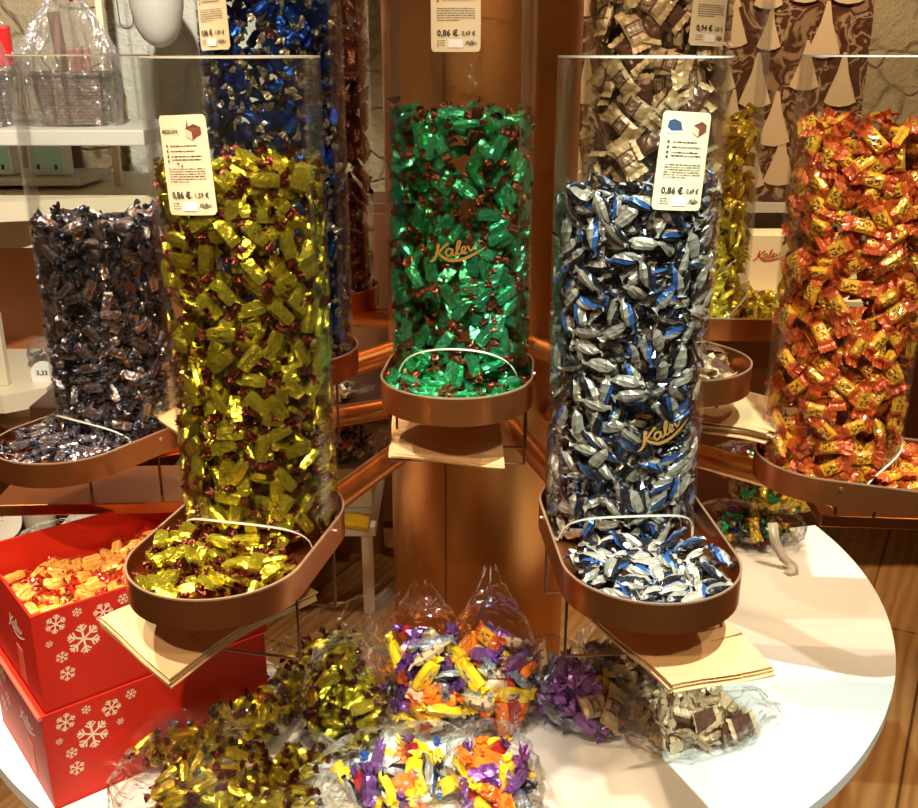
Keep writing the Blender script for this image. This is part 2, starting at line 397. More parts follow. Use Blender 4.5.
K['stripe'] = Kind('striped_wrapped_candy', '', [(addm(striped_mesh(.044, .0185, .0125, 3 + i), M['stwhite'], M['stblue'], M['stblack']), []) for i in range(6)], [-.009, 0, .009], [.0056, .0068, .0056], 'blue black and white striped candy', .036)
K['white'] = twist_kind('white_wrapped_candy', 'white wrapped candy', .028, .015, .012, .010, .009, M['white'], M['stblue'], s0=450)
K['purple'] = twist_kind('purple_wrapped_candy', 'purple foil candy', .032, .018, .014, .013, .013, M['purple'], M['purple'], s0=500)
K['orangebar'] = twist_kind('orange_wrapped_candy', 'bright orange candy', .042, .017, .015, .010, .010, M['orangebar'], M['orangebar'], s0=550)
K['yellowbar'] = twist_kind('yellow_wrapped_candy', 'yellow candy with blue print', .042, .019, .012, .010, .010, M['yellowbar'], M['yellowbar'], s0=600)
K['silver'] = twist_kind('silver_wrapped_candy', 'silver foil candy', .032, .018, .013, .012, .012, M['silver'], M['silver'], s0=650)
K['redbar'] = twist_kind('red_wrapped_candy', 'red candy with white lettering', .044, .018, .013, .010, .010, M['redbar'], M['purple'], s0=700)

# ------------------------------------------------------------------ packing
def relax(n, offs, rads, L, sample, project, iters=70, seed=0, grav=0.0, cfac=1.0, dirbias=None, tip=.010, core=None):
    r = np.random.default_rng(seed)
    C = sample(n, r); D = r.normal(size=(n, 3))
    if dirbias is not None: D *= np.array(dirbias)
    D /= np.linalg.norm(D, axis=1)[:, None]
    A = C - D * L / 2; B = C + D * L / 2
    offs = np.array(offs); rads = np.array(rads); k = len(offs); wb = offs / L + .5; wa = 1 - wb
    reach = L * .75 + 2 * rads.max()
    pi = pj = None
    for it in range(iters):
        if it % 8 == 0:
            C = (A + B) / 2; I = []; J = []
            for s0 in range(0, n, 256):
                d = ((C[s0:s0 + 256, None] - C[None]) ** 2).sum(-1); ii, jj = np.nonzero(d < reach ** 2); ii = ii + s0
                m = ii < jj; I.append(ii[m]); J.append(jj[m])
            I = np.concatenate(I); J = np.concatenate(J)
            pi = np.repeat(I, k * k); pj = np.repeat(J, k * k)
            ka = np.tile(np.repeat(np.arange(k), k), len(I)); kb = np.tile(np.arange(k), len(I) * k)
        S = wa[None, :, None] * A[:, None] + wb[None, :, None] * B[:, None]
        P = S[pi, ka]; Q = S[pj, kb]; dv = P - Q; dist = np.linalg.norm(dv, axis=1) + 1e-9
        ov = (rads[ka] + rads[kb]) * cfac - dist; m = ov > 0
        push = dv[m] / dist[m][:, None] * (ov[m] * .5)[:, None]
        dS = np.zeros((n, k, 3)); cnt = np.zeros((n, k))
        ia, ja, k1, k2 = pi[m], pj[m], ka[m], kb[m]
        np.add.at(dS, (ia, k1), push); np.add.at(dS, (ja, k2), -push)
        np.add.at(cnt, (ia, k1), 1); np.add.at(cnt, (ja, k2), 1)
        dS /= np.maximum(cnt, 1)[..., None] * .55
        A += (dS * wa[None, :, None]).sum(1) / max(1, k * .5); B += (dS * wb[None, :, None]).sum(1) / max(1, k * .5)
        A[:, 2] -= grav; B[:, 2] -= grav
        if core is not None:
            o = (A + B)[:, :2] / 2 - np.array(core); o /= np.linalg.norm(o, axis=1)[:, None] + 1e-9
            A[:, :2] += o * .0003; B[:, :2] += o * .0003
        for _ in range(2):
            eo = np.array([-.5 - tip / L, -.36, .36, .5 + tip / L]) + .5; er = np.array([.003, rads[0], rads[-1], .003])
            S = (1 - eo)[None, :, None] * A[:, None] + eo[None, :, None] * B[:, None]
            T = project(S.reshape(-1, 3), np.tile(er, n)).reshape(n, 4, 3) - S
            A += np.where(np.abs(T[:, 0]) > np.abs(T[:, 1]), T[:, 0], T[:, 1]); B += np.where(np.abs(T[:, 3]) > np.abs(T[:, 2]), T[:, 3], T[:, 2])
        C = (A + B) / 2; D = B - A; D /= np.linalg.norm(D, axis=1)[:, None]
        A = C - D * L / 2; B = C + D * L / 2
    return (A + B) / 2, D

def frame(d, nrm, jit, r):
    """x along d, z close to nrm"""
    x = Vector(d).normalized(); z = Vector(nrm) + Vector(r.normal(size=3)) * jit
    z = z - x * z.dot(x)
    if z.length < 1e-4: z = x.orthogonal()
    z.normalize(); y = z.cross(x)
    return Matrix((x, y, z)).transposed()

def put_sweet(kind, vi, c, R, label, group, parts=True, scale=1.0):
    body, kids = kind.variants[vi % len(kind.variants)]
    o = bpy.data.objects.new(kind.name, body); o.location = c
    o.rotation_mode = 'QUATERNION'; o.rotation_quaternion = R.to_quaternion(); o.scale = (scale,) * 3
    COL.objects.link(o); tag(o, label, 'candy', group)
    for km in kids:
        ch = bpy.data.objects.new(kind.partname, km); COL.objects.link(ch); ch.parent = o
    return o
_cache = {}
def arrays(me):
    if me.name not in _cache:
        co = np.array([v.co[:] for v in me.vertices]); F = [tuple(p.vertices) for p in me.polygons]
        uv = np.empty(len(me.loops) * 2, np.float32); me.uv_layers[0].data.foreach_get('uv', uv)
        mi = [p.material_index for p in me.polygons]
        _cache[me.name] = (co, F, uv.reshape(-1, 2), mi)
    return _cache[me.name]
def bake(name, items, label, cat, group=None, bs=1.0):
    """many hidden-away sweets as one heap"""
    if not items: return
    V = []; F = []; UV = []; MI = []; mats = []
    off = 0
    for kind, vi, c, R in items:
        R = R * bs; body, kids = kind.variants[vi % len(kind.variants)]
        Rm = np.array(R)
        for me in [body] + kids:
            co, f, uv, mi = arrays(me)
            base = []
            for m in me.materials:
                if m.name not in [x.name for x in mats]: mats.append(m)
                base.append([x.name for x in mats].index(m.name))
            V.append(co @ Rm.T + np.array(c)); F += [tuple(i + off for i in q) for q in f]; UV.append(uv)
            MI += [base[k] for k in mi]; off += len(co)
    me = bpy.data.meshes.new(name); me.from_pydata(np.concatenate(V).tolist(), [], F)
    u = me.uv_layers.new(name='UVMap'); u.data.foreach_set('uv', np.concatenate(UV).ravel())
    for m in mats: me.materials.append(m)
    me.polygons.foreach_set('material_index', MI); me.update()
    o = link(bpy.data.objects.new(name, me)); tag(o, label, cat, group, 'stuff'); return o

# ------------------------------------------------------------------ the display stand: column, arms, trays
CX, CY = 0.04, 1.87
stand = tag(empty('candy_display_stand', (0, 0, 0)), 'copper clad column with round trays on arms rising through the white table', 'display stand')
prof = [(.172, 0), (.172, 3.3)]
col = lathe('column', [(.174, 0.0), (.174, 3.25)], M['copper'], stand, 96, (CX, CY, 0))
bm = bmesh.new()
for a in (-112,):
    x, y = CX + .1745 * math.cos(math.radians(a)), CY + .1745 * math.sin(math.radians(a))
    add_box(bm, (x, y, 1.5), (.0016, .0022, 3.0), math.radians(a + 90))
bm_obj('column_seam', bm, M['wire'], col)

def stadium(c0, c1, r, n=40):
    """outline around two centres"""
    c0, c1 = np.array(c0), np.array(c1); d = c1 - c0; a0 = math.atan2(d[1], d[0]); P = []
    for k in range(n + 1):
        a = a0 - PI / 2 + PI * k / n; P.append(c1 + r * np.array([math.cos(a), math.sin(a)]))
    for k in range(n + 1):
        a = a0 + PI / 2 + PI * k / n; P.append(c0 + r * np.array([math.cos(a), math.sin(a)]))
    return P
def ring_wall(outer, inner, z0, z1, name, mat, parent, floor_z=None):
    n = len(outer); v = []; f = []
    for P, z in ((outer, z0), (outer, z1), (inner, z1), (inner, z0 + .002)):
        v += [(p[0], p[1], z) for p in P]
    for k in range(n):
        k2 = (k + 1) % n
        for i in range(3): f.append((i * n + k, i * n + k2, (i + 1) * n + k2, (i + 1) * n + k))
    f.append(tuple(range(n))[::-1]); f.append(tuple(3 * n + k for k in range(n)))
    me = pydata(name, v, f); o = mesh_obj(name, me, mat, parent)
    me.shade_smooth(); me.set_sharp_from_angle(angle=.8)
    return o

TR = .1065; RT = .100
LOW = dict(rim=Z(.57), floor=Z(.605), top=Z(0.007)); UP = dict(rim=Z(.43), floor=Z(.466), top=Z(-.145))
disp = {}
def dispenser(key, tube, end, tier, rack=None, empty_rack=False):
    T = LOW if tier == 'low' else UP
    outer = stadium(tube, end, TR); inner = stadium(tube, end, TR - .0022)
    tray = ring_wall(outer, inner, T['floor'] - .003, T['rim'], 'tray', M['traycopper'], stand)
    # bright rim edge and rivets
    o2 = stadium(tube, end, TR + .0003); i2 = stadium(tube, end, TR - .0025)
    ring_wall_rim(o2, i2, T['rim'] - .0012, T['rim'] + .0008, tray)
    d = np.array(end) - np.array(tube); dl = np.linalg.norm(d); d = d / dl; nrm = np.array([-d[1], d[0]])
    for s in (1, -1):
        p = np.array(tube) + d * .02 + nrm * s * (TR + .001)
        bm = bmesh.new(); add_tube(bm, (p[0] - nrm[0] * .002 * s, p[1] - nrm[1] * .002 * s, T['rim'] - .011), (p[0] + nrm[0] * .0015 * s, p[1] + nrm[1] * .0015 * s, T['rim'] - .011), .0028, 12)
        bm_obj('rivet', bm, M['rivet'], tray)
    # arm: tube from the column to under the tray
    t = np.array(tube); c = np.array([CX, CY]); u = (t - c) / np.linalg.norm(t - c)
    bm = bmesh.new(); z = T['floor'] - .027
    add_tube(bm, (*(c + u * .165), z), (*(t + u * .02), z), .0195, 24)
    for k in range(0, 1): add_tube(bm, (*(t + u * .02), z), (*(t + u * .022), z), .021, 24)
    arm = bm_obj('arm', bm, M['copper'], stand); 
    arm.data.shade_smooth(); arm.data.set_sharp_from_angle(angle=.8)
    # bag rack: plate hanging on four wires
    if rack is not None:
        (rc, ra, rl, rw) = rack
        zp = T['floor'] - .097; plate = key in ('navy', 'orange')
        if plate:
            for (wx, wy) in ({'navy': ((-.50, 1.56), (-.62, 1.565)), 'orange': ((.605, 1.480), (.66, 1.462))}[key]):
                bm = bmesh.new(); add_tube(bm, (wx, wy, T['floor'] - .002), (wx, wy, zp - .003), .0022, 8); bm_obj('wire_hanger', bm, M['wire'], stand)
        else:
          for q in (0.02, .98):
            bm = bmesh.new()
            p = [np.array(tube) + d * dl * q + nrm * s_ * (TR - .010) for s_ in (1, -1)]
            for k in (0, 1): add_tube(bm, (*p[k], T['floor'] - .002), (*p[k], zp), .0019, 8)
            add_tube(bm, (*p[0], zp), (*p[1], zp), .0019, 8)
            pl = bm_obj('wire_hanger', bm, M['wire'], stand)
        if plate:
            bm = bmesh.new(); add_box(bm, (rc[0], rc[1], zp - .012), (rl, rw, .020), ra, .002)
            bm_obj('rack_board', bm, M['traycopper'], stand)
    disp[key] = dict(tube=np.array(tube), end=np.array(end), T=T, d=d)
def ring_wall_rim(o, i, z0, z1, parent):
    n = len(o); v = []; f = []
    for P, z in ((o, z0), (o, z1), (i, z1), (i, z0)): v += [(p[0], p[1], z) for p in P]
    for k in range(n):
        k2 = (k + 1) % n
        for q in range(4): f.append((q * n + k, q * n + k2, ((q + 1) % 4) * n + k2, ((q + 1) % 4) * n + k))
    mesh_obj('rim', pydata('rim', v, f), M['rim'], parent)

A = lambda dx, dy: math.atan2(dy, dx)
dispenser('gold', (-.258, 1.212), (-.288, 1.082), 'low', ((-.300, 1.145), A(.65, .76), .21, .13))
dispenser('stripe', (.214, 1.235), (.226, 1.074), 'low', ((.252, 1.105), A(-.405, .914), .21, .13))
dispenser('navy', (-.555, 1.565), (-.612, 1.468), 'low', ((-.60, 1.595), A(-1, -.05), .34, .16))
dispenser('orange', (.552, 1.405), (.670, 1.362), 'low', ((.765, 1.535), A(1, -.08), .36, .16))
dispenser('green', (.003, 1.420), (-.003, 1.354), 'up', ((-.01, 1.43), A(.05, 1), .17, .14))
dispenser('blue', (-.262, 1.500), (-.300, 1.445), 'up', ((-.372, 1.555), A(.76, .64), .18, .13))
dispenser('cream', (.276, 1.498), (.322, 1.430), 'up', ((.37, 1.50), A(.8, -.6), .18, .14))
dispenser('yellow', (.412, 1.775), (.515, 1.765), 'up')
dispenser('maroon', (-.262, 1.935), (-.35, 1.955), 'up')

# ------------------------------------------------------------------ acrylic tubes
def tube_mesh(key, h_open, parent_label):
    D = disp[key]; cx, cy = D['tube']; T = D['T']; zb = T['floor'] + .001; zt = T['top']
    a0 = math.atan2(D['d'][1], D['d'][0]); n = 96; v = []; f = []; fm = []
    def zlow(a):
        da = (a - a0 + PI) % (2 * PI) - PI
        return zb + h_open * math.sqrt(max(0.0, 1 - (da / 1.08) ** 2))
    rings = []
    LV = ((RT, 0, 0), (RT, 0, .0022), (RT, 1, -.0020), (RT + .0003, 1, 0), (RT - .0028, 1, 0), (RT - .0025, 1, -.0020), (RT - .002, 0, .0022), (RT - .002, 0, 0))
    for (r, top, dz) in LV:
        for k in range(n):
            a = 2 * PI * k / n; z = (zt if top else zlow(a)) + dz
            v.append((r * math.cos(a) + cx, r * math.sin(a) + cy, z))
    for k in range(n):
        k2 = (k + 1) % n
        for q in range(8):
            f.append((q * n + k, q * n + k2, ((q + 1) % 8) * n + k2, ((q + 1) % 8) * n + k)); fm.append(0 if q in (1, 5) else 1)
    me = pydata('acrylic_tube', v, f)
    o = mesh_obj('acrylic_tube', me, [M['acrylic'], M['acrylic_edge']])
    me.polygons.foreach_set('material_index', fm)
    me.polygons.foreach_set('use_smooth', [m == 0 for m in fm])
    tag(o, parent_label, 'candy dispenser'); D['obj'] = o
    return o
tube_mesh('gold', .060, 'tall clear acrylic tube of gold candy at front left, price card on its upper left')
tube_mesh('stripe', .058, 'tall clear acrylic tube of blue, black and white striped candy at front right')
tube_mesh('navy', .06, 'clear acrylic tube at far left, less than two thirds full of dark silver candy')
tube_mesh('orange', .06, 'clear acrylic tube at far right filled with orange and red candy')
tube_mesh('green', .080, 'clear acrylic tube of green candy in the middle, in front of the copper column')
tube_mesh('blue', .06, 'clear acrylic tube of blue candy behind the gold candy tube')
tube_mesh('cream', .06, 'clear acrylic tube of cream and brown candy behind the striped candy tube')
tube_mesh('yellow', .06, 'clear acrylic tube of yellow candy seen between the striped and the orange candy tubes')
tube_mesh('maroon', .06, 'clear acrylic tube of maroon candy, a narrow strip seen left of the copper column')

# price cards and lettering bent round the tube
def on_tube(key, phi, off, zc, tilt=0.0):
    cx, cy = disp[key]['tube']; R = RT + off; ct, st = math.cos(tilt), math.sin(tilt)
    def place(x, y):
        X, Y = x * ct - y * st, x * st + y * ct
        a = phi + X / R
        return (cx + R * math.cos(a), cy + R * math.sin(a), zc + Y)
    return place
def gridrect(x0, x1, y0, y1, nx=12, r=0.0):
    V = []; F = []
    for i in range(nx + 1):
        x = x0 + (x1 - x0) * i / nx; ins = 0
        e = min(x - x0, x1 - x)
        if r and e < r: ins = r - math.sqrt(max(0, r * r - (r - e) ** 2))
        V += [(x, y0 + ins), (x, y1 - ins)]
    for i in range(nx): F.append((2 * i, 2 * i + 2, 2 * i + 3, 2 * i + 1))
    return V, F
def price_card(key, phi, ztop, tilt, title, pic, price, price2, w=.062, h=.106):
    zc = ztop - h / 2; tube = disp[key]['obj']
    V, F = gridrect(-w / 2, w / 2, -h / 2, h / 2, 24, .004)
    # thin card: front and back
    pf = on_tube(key, phi, .0016, zc, tilt); pb = on_tube(key, phi, .0009, zc, tilt)
    v = [pf(*p) for p in V] + [pb(*p) for p in V]; m = len(V); f = list(F) + [tuple(m + i for i in q[::-1]) for q in F]
    nx = 24
    for i in range(nx):
        for b in (0, 1): f.append((2 * i + b, m + 2 * i + b, m + 2 * i + 2 + b, 2 * i + 2 + b))
    card = mesh_obj('price_card', pydata('price_card', v, f), M['tagpaper'], tube)
    P = on_tube(key, phi, .0020, zc, tilt); P2 = on_tube(key, phi, .0023, zc, tilt)
    TV = []; TF = []
    def txt(s, x, y, size, shear=0, bold=0, wmax=None):
        V, F = text_geo(s, size, shear, bold); b = len(TV)
        if wmax and V:
            mx = max(p[0] for p in V); sc = min(1, wmax / mx) if mx > 0 else 1
        else: sc = 1
        TV.extend([(x + p[0] * sc, y + p[1]) for p in V]); TF.extend([tuple(i + b for i in q) for q in F])
    L = -w / 2
    if title: txt(title, L + .004, .034, .0062, 0, .00010, .024)
    # four bullet lines and a paragraph of fine print: bars broken up like words
    r = random.Random(len(key) * 7 + 1)
    def bars(y, x0, x1, hh):
        x = x0
        while x < x1:
            ww = r.uniform(.002, .006); x2 = min(x + ww, x1)
            V, F = gridrect(x, x2, y, y + hh * r.choice([.7, 1, 1]), 1); b = len(TV)
            TV.extend(V); TF.extend([tuple(i + b for i in q) for q in F]); x = x2 + .0008
    for i, y in enumerate((.0205, .0150, .0095, .0060)):
        bars(y, L + .014, L + .014 + r.uniform(.030, .040), .0011)
    for y in (.0205, .0150, .0095, .0045):
        V, F = gridrect(L + .008, L + .0105, y - .0006, y + .0018, 2); b = len(TV); TV.extend(V); TF.extend([tuple(i + b for i in q) for q in F])
    for i in range(6): bars(-.0035 - i * .0027, L + .008, w / 2 - .007 if i < 5 else L + .036, .0008)
    txt(price, L + .008, -.0345, .0098, 0, .0003); txt(price2, L + .0385, -.0340, .0072, 0, .00015, .017)
    bars(-.0335, L + .0315, L + .036, .0007)
    for i in range(3): bars(-.0405 - i * .0027, L + .008, L + .018, .0007)
    flatten_to(TV, TF, P2, 'printed_text', M['ink'], card)
    V, F = logo_geo(.017); flatten_to([(x + .0195, y - .043) for x, y in V], F, P2, 'logo', M['ink'], card)
    V, F = gridrect(L + .022, L + .040, -.048, -.0385, 6); flatten_to(V, F, P2, 'date_sticker', M['stamp'], card)
    if pic:
        # block of filled chocolate at upper right
        def poly(pts, mat, name, pl): flatten_to(pts, [tuple(range(len(pts)))], pl, name, mat, card)
        x, y = .006, .030
        poly([(x, y + .001), (x + .008, y - .003), (x + .008, y + .005), (x, y + .009)], M['cherry'], 'picture', P2)
        poly([(x + .008, y - .003), (x + .019, y + .003), (x + .019, y + .010), (x + .008, y + .005)], M['choc'], 'picture', P2)
        poly([(x, y + .009), (x + .008, y + .005), (x + .019, y + .010), (x + .011, y + .0135)], M['choc'], 'picture', P2)
        if pic == 2:
            poly([(L + .006, .036), (L + .011, .032), (L + .024, .033), (L + .021, .042), (L + .013, .045), (L + .007, .043)], M['flagblue'], 'picture', P2)
            poly([(L + .006, .030), (L + .024, .030), (L + .023, .0332), (L + .012, .0325), (L + .0065, .0355)], M['stamp'], 'picture', P2)
        else:
            poly([(x + .002, y + .010), (x + .005, y + .0095), (x + .0035, y + .018)], M['choc'], 'picture', P2)
    return card
def facing(key):  # angle on the tube that looks at the camera
    cx, cy = disp[key]['tube']; return math.atan2(-cy, -cx)
R_ = math.radians
price_card('gold', facing('gold') - R_(34), Z(.066), R_(3), 'MESIKÄPA', 1, '0,86 €', '1,59 €')
price_card('stripe', facing('stripe') + R_(29), Z(.064), R_(-4), '', 2, '0,86 €', '0,69 €')
price_card('green', facing('green') - R_(4), Z(-.103), 0, '', 1, '0,86 €', '0,69 €')
price_card('cream', facing('cream') + R_(42), Z(-.110), R_(-2), '', 1, '0,94 €', '0,81 €')
price_card('blue', facing('blue') - R_(50), Z(-.105), R_(2), '', 1, '0,86 €', '1,09 €')
def tube_logo(key, phi, z, width, tilt):
    V, F = logo_geo(width); flatten_to(V, F, on_tube(key, phi, .0008, z, tilt), 'logo', M['logogold'], disp[key]['obj'])
tube_logo('green', facing('green') - R_(3), Z(.252), .078, R_(6))
tube_logo('stripe', facing('stripe') + R_(30), Z(.437), .078, R_(18))

# ------------------------------------------------------------------ fill tubes and trays
def tube_fill(key, kinds, top_drop, count, seed, iters=60, deep=.095):
    """kinds: list of (Kind, weight)"""
    D = disp[key]; cx, cy = D['tube']; T = D['T']; zb = T['floor'] + .001; zt = Z(top_drop); k0 = kinds[0][0]
    def samp(n, r):
        a = r.uniform(0, 2 * PI, n); rr = (RT - .012) * np.sqrt(r.uniform(0, 1, n))
        return np.stack([cx + rr * np.cos(a), cy + rr * np.sin(a), r.uniform(zb + .005, zt, n)], 1)
    def proj(S, rad):
        S = S.copy(); dx = S[:, 0] - cx; dy = S[:, 1] - cy; rr = np.hypot(dx, dy) + 1e-9
        lim = np.maximum(RT - .0022 - rad, .01); k = np.minimum(1, lim / rr)
        S[:, 0] = cx + dx * k; S[:, 1] = cy + dy * k
        S[:, 2] = np.clip(S[:, 2], zb + rad, zt + .010 * np.sin(dx * 50 + dy * 38 + seed) + .006 * np.sin(dx * 110 - dy * 90)); return S
    C, Dr = relax(count, k0.offs, k0.rads, k0.L, samp, proj, iters, seed, core=(cx, cy))
    r = np.random.default_rng(seed + 5); w = np.array([q for _, q in kinds]); w = w / w.sum()
    cam = np.array([-cx, -cy]) / math.hypot(cx, cy); near = []; mid = []
    for i in range(count):
        dx, dy = C[i, 0] - cx, C[i, 1] - cy; rr = math.hypot(dx, dy); out = np.array([dx, dy]) / (rr + 1e-9)
        f = out @ cam; toplayer = C[i, 2] > zt - .016
        kd = kinds[r.choice(len(kinds), p=w)][0]; vi = int(r.integers(0, 8))
        nr = (out[0], out[1], 0) if not toplayer else (out[0] * .3, out[1] * .3, 1)
        R = frame(Dr[i], nr, .35, r); vis = f * (rr / RT)
        if toplayer or (rr > RT - .028 and f > -.55): near.append((vis + (0.2 if toplayer else 0), kd, vi, C[i], R))
        elif rr > RT - deep and f > -.6 or C[i, 2] > zt - .035: mid.append((kd, vi, C[i], R))
    near.sort(key=lambda q: -q[0])
    return near, mid
def tray_fill(key, kinds, count, seed, level=.004, iters=60):
    D = disp[key]; t, e, T = D['tube'], D['end'], D['T']; zb = T['floor']; k0 = kinds[0][0]; d = D['d']; L = np.linalg.norm(e - t)
    def axis(P):
        s = np.clip((P[:, :2] - t) @ d, 0, L); return t + s[:, None] * d
    def samp(n, r):
        a = r.uniform(0, 2 * PI, n); rr = TR * .85 * np.sqrt(r.uniform(0, 1, n))
        P = np.stack([e[0] + rr * np.cos(a), e[1] + rr * np.sin(a), r.uniform(zb + .01, T['rim'] + level, n)], 1)
        return P
    def proj(S, rad):
        S = S.copy(); ax = axis(S); v = S[:, :2] - ax; rr = np.linalg.norm(v, axis=1) + 1e-9
        k = np.minimum(1, np.maximum(TR - .004 - rad, .01) / rr); S[:, :2] = ax + v * k[:, None]
        v = S[:, :2] - t; rr = np.linalg.norm(v, axis=1) + 1e-9; k = np.maximum(1, (RT + .002 + rad * .8) / rr)
        S[:, :2] = t + v * k[:, None]
        dist = np.linalg.norm(S[:, :2] - t, axis=1) - RT
        top = T['rim'] + level - dist * .12
        S[:, 2] = np.clip(S[:, 2], zb + rad, top); return S
    C, Dr = relax(count, k0.offs, k0.rads, k0.L, samp, proj, iters, seed, dirbias=(1, 1, .45))
    r = np.random.default_rng(seed + 9); w = np.array([q for _, q in kinds]); w = w / w.sum()
    return [(0, kinds[r.choice(len(kinds), p=w)][0], int(r.integers(0, 8)), C[i], frame(Dr[i], (0, 0, 1), .4, r)) for i in range(count)]
def place_near(lst, label, group, cap=300):
    rest = []
    for i, (s, kd, vi, c, R) in enumerate(lst):
        if i < cap: put_sweet(kd, vi, c, R, label, group)
        else: rest.append((kd, vi, c, R))
    return rest

def fill(key, kinds, top, n, seed, where, ntray, tlabel, level=.004, cap=300):
    near, mid = tube_fill(key, kinds, top, n, seed)
    base = kinds[0][0].label
    tr = tray_fill(key, kinds, ntray, seed + 3, level) if ntray else []
    place_near(tr, base + ' lying loose in ' + tlabel, base.split(' candy')[0] + ' candies in the tray')
    rest = place_near(near, base + ' packed in ' + where, base.split(' candy')[0] + ' candies in the tube', cap - len(tr))
    bake(kinds[0][0].name, rest + mid, base + ', deeper layers in ' + where, 'candy')
    print(key, len(near), len(mid), len(tr))
fill('gold', [(K['gold'], 1)], .118, 760, 1, 'the tall front left tube', 50, 'the tray of the gold tube', .008, cap=215)
fill('stripe', [(K['stripe'], 1)], .150, 1080, 2, 'the tall front right tube', 86, 'the tray of the striped tube', .008)
fill('navy', [(K['navy'], 1)], .235, 560, 3, 'the far left tube', 46, 'the open tray at far left')
fill('orange', [(K['orange'], 1)], .085, 520, 4, 'the far right tube', 30, 'the open tray at far right', .004)
fill('green', [(K['green'], 1)], .075, 620, 5, 'the middle tube before the column', 26, 'the open tray of the green tube', -.004)
fill('blue', [(K['blue'], 1)], -.13, 980, 6, 'the tube behind the gold one', 0, '')
fill('cream', [(K['cream'], 1), (K['brown'], .55)], -.12, 420, 7, 'the tube behind the striped candy', 16, 'the small tray right of the striped tube', .006)
fill('yellow', [(K['yellow'], 1)], .10, 400, 8, 'the tube between striped and orange candy', 28, 'the tray behind the orange tube', .02)
fill('maroon', [(K['maroon'], 1)], -.12, 330, 9, 'the tube seen left of the column', 0, '', cap=120)

# ------------------------------------------------------------------ kraft paper bags on the racks
def kraft_bag(cx, cy, z, ang, L=.215, W=.145, seed=0, droop=.006, wave=.004):
    """flat paper bag: long axis ang (pointing back), front end at -L/2, gusseted, gently wavy"""
    r = random.Random(seed); nu, nv = 16, 10; v = []; f = []
    th = .0011; ph = r.uniform(0, 6)
    for s in (0, 1):
        for i in range(nu + 1):
            u = i / nu; x = -L / 2 + L * u
            for j in range(nv + 1):
                w = -1 + 2 * j / nv
                notch = .006 * (abs(w) < .35) * (u < .05) * (s == 1)
                zz = wave * math.sin(u * 4.2 + ph * .05 + 1.2 * w) * (1 - u) - droop * (1 - u) ** 3
                th_ = th * (1 + .8 * (abs(w) > .72))
                v.append((x + notch, w * W / 2, zz + (th_ if s else 0)))
    m = (nu + 1) * (nv + 1)
    for i in range(nu):
        for j in range(nv):
            a = i * (nv + 1) + j; q = (a, a + 1, a + nv + 2, a + nv + 1)
            f.append(q); f.append(tuple(m + k for k in q[::-1]))
    rim = [i * (nv + 1) for i in range(nu + 1)] + [nu * (nv + 1) + j for j in range(1, nv + 1)] + [i * (nv + 1) + nv for i in range(nu - 1, -1, -1)] + [j for j in range(nv - 1, 0, -1)]
    for a, b in zip(rim, rim[1:] + rim[:1]): f.append((b, a, m + a, m + b))
    me = pydata('paper_bag', v, f); o = mesh_obj('paper_bag', me, M['kraft'], smooth=False)
    o.location = (cx, cy, z); o.rotation_euler = (0, 0, ang)
    # fold line of the bag's bottom flap
    bm = bmesh.new(); add_box(bm, (-L / 2 + .055, 0, .0008 + .0016), (.0012, W * .98, .0006)); bm_obj('fold', bm, M['kraftin'], o)
    return o
def bag_stack(key, cx, cy, ang, n, where, ord_words, W=.145, L=.215, spread=.0025, wave=.004, droop=.006, jit=.012):
    T = disp[key]['T']; z = T['floor'] - .097 + .0022; r = random.Random(n * 3 + len(key))
    for i in range(n):
        o = kraft_bag(cx + r.uniform(-1, 1) * spread, cy + r.uniform(-1, 1) * spread, z + i * .0024 + max(0, droop) + wave, ang + r.uniform(-jit, jit), L, W, 1, droop, wave)
        if i == n - 1: tag(o, 'topmost brown kraft paper bag on the rack under ' + where, 'paper bag')
        else: tag(o, 'brown kraft paper bag lower in the stack under ' + where, 'paper bag', 'paper bags under ' + where)
bag_stack('gold', -.314, 1.128, A(.66, .75), 7, 'the gold candy tray', None, wave=.012, L=.225)
bag_stack('stripe', .258, 1.095, A(-.405, .914), 6, 'the striped candy tray', None, wave=.009, L=.225)
bag_stack('green', -.02, 1.415, A(-.03, 1), 3, 'the green candy tray', None, W=.16, L=.2, wave=.011)
bag_stack('cream', .420, 1.500, A(-.8, .6), 9, 'the small cream candy tray', None, W=.15, L=.2, spread=.008, jit=.06, wave=.009, droop=.004)
bag_stack('blue', -.385, 1.570, A(.76, .64), 3, 'the blue candy tray', None, W=.13, L=.22)

# ------------------------------------------------------------------ white table
TC = (-.05, 1.885); TRD = .893; TH = .44
def top_sector(a0, a1, name, parent, back):
    n = 60; th = .022; out = []; inn = []
    for k in range(n + 1):
        a = a0 + (a1 - a0) * k / n
        out.append((TC[0] + TRD * math.cos(a), TC[1] + TRD * math.sin(a)))
        inn.append((TC[0] + TH * math.cos(a), TC[1] + TH * math.sin(a)))
    v = []; f = []
    for P in (out, inn):
        for z in (TT, TT - .0018, TT - th): v += [(p[0] * (1 if z != TT else 1), p[1], z) for p in P]
    m = n + 1
    for k in range(n):
        f.append((0 * m + k, 0 * m + k + 1, 3 * m + k + 1, 3 * m + k))
        f.append((0 * m + k, 1 * m + k, 1 * m + k + 1, 0 * m + k + 1)); f.append((m + k, 2 * m + k, 2 * m + k + 1, m + k + 1))
        f.append((3 * m + k + 1, 4 * m + k + 1, 4 * m + k, 3 * m + k)); f.append((4 * m + k + 1, 5 * m + k + 1, 5 * m + k, 4 * m + k))
        f.append((2 * m + k, 5 * m + k, 5 * m + k + 1, 2 * m + k + 1))
    for k in (0, n): f.append((k, 3 * m + k, 5 * m + k, 2 * m + k))
    return mesh_obj(name, pydata(name, v, f), M['table'], parent)
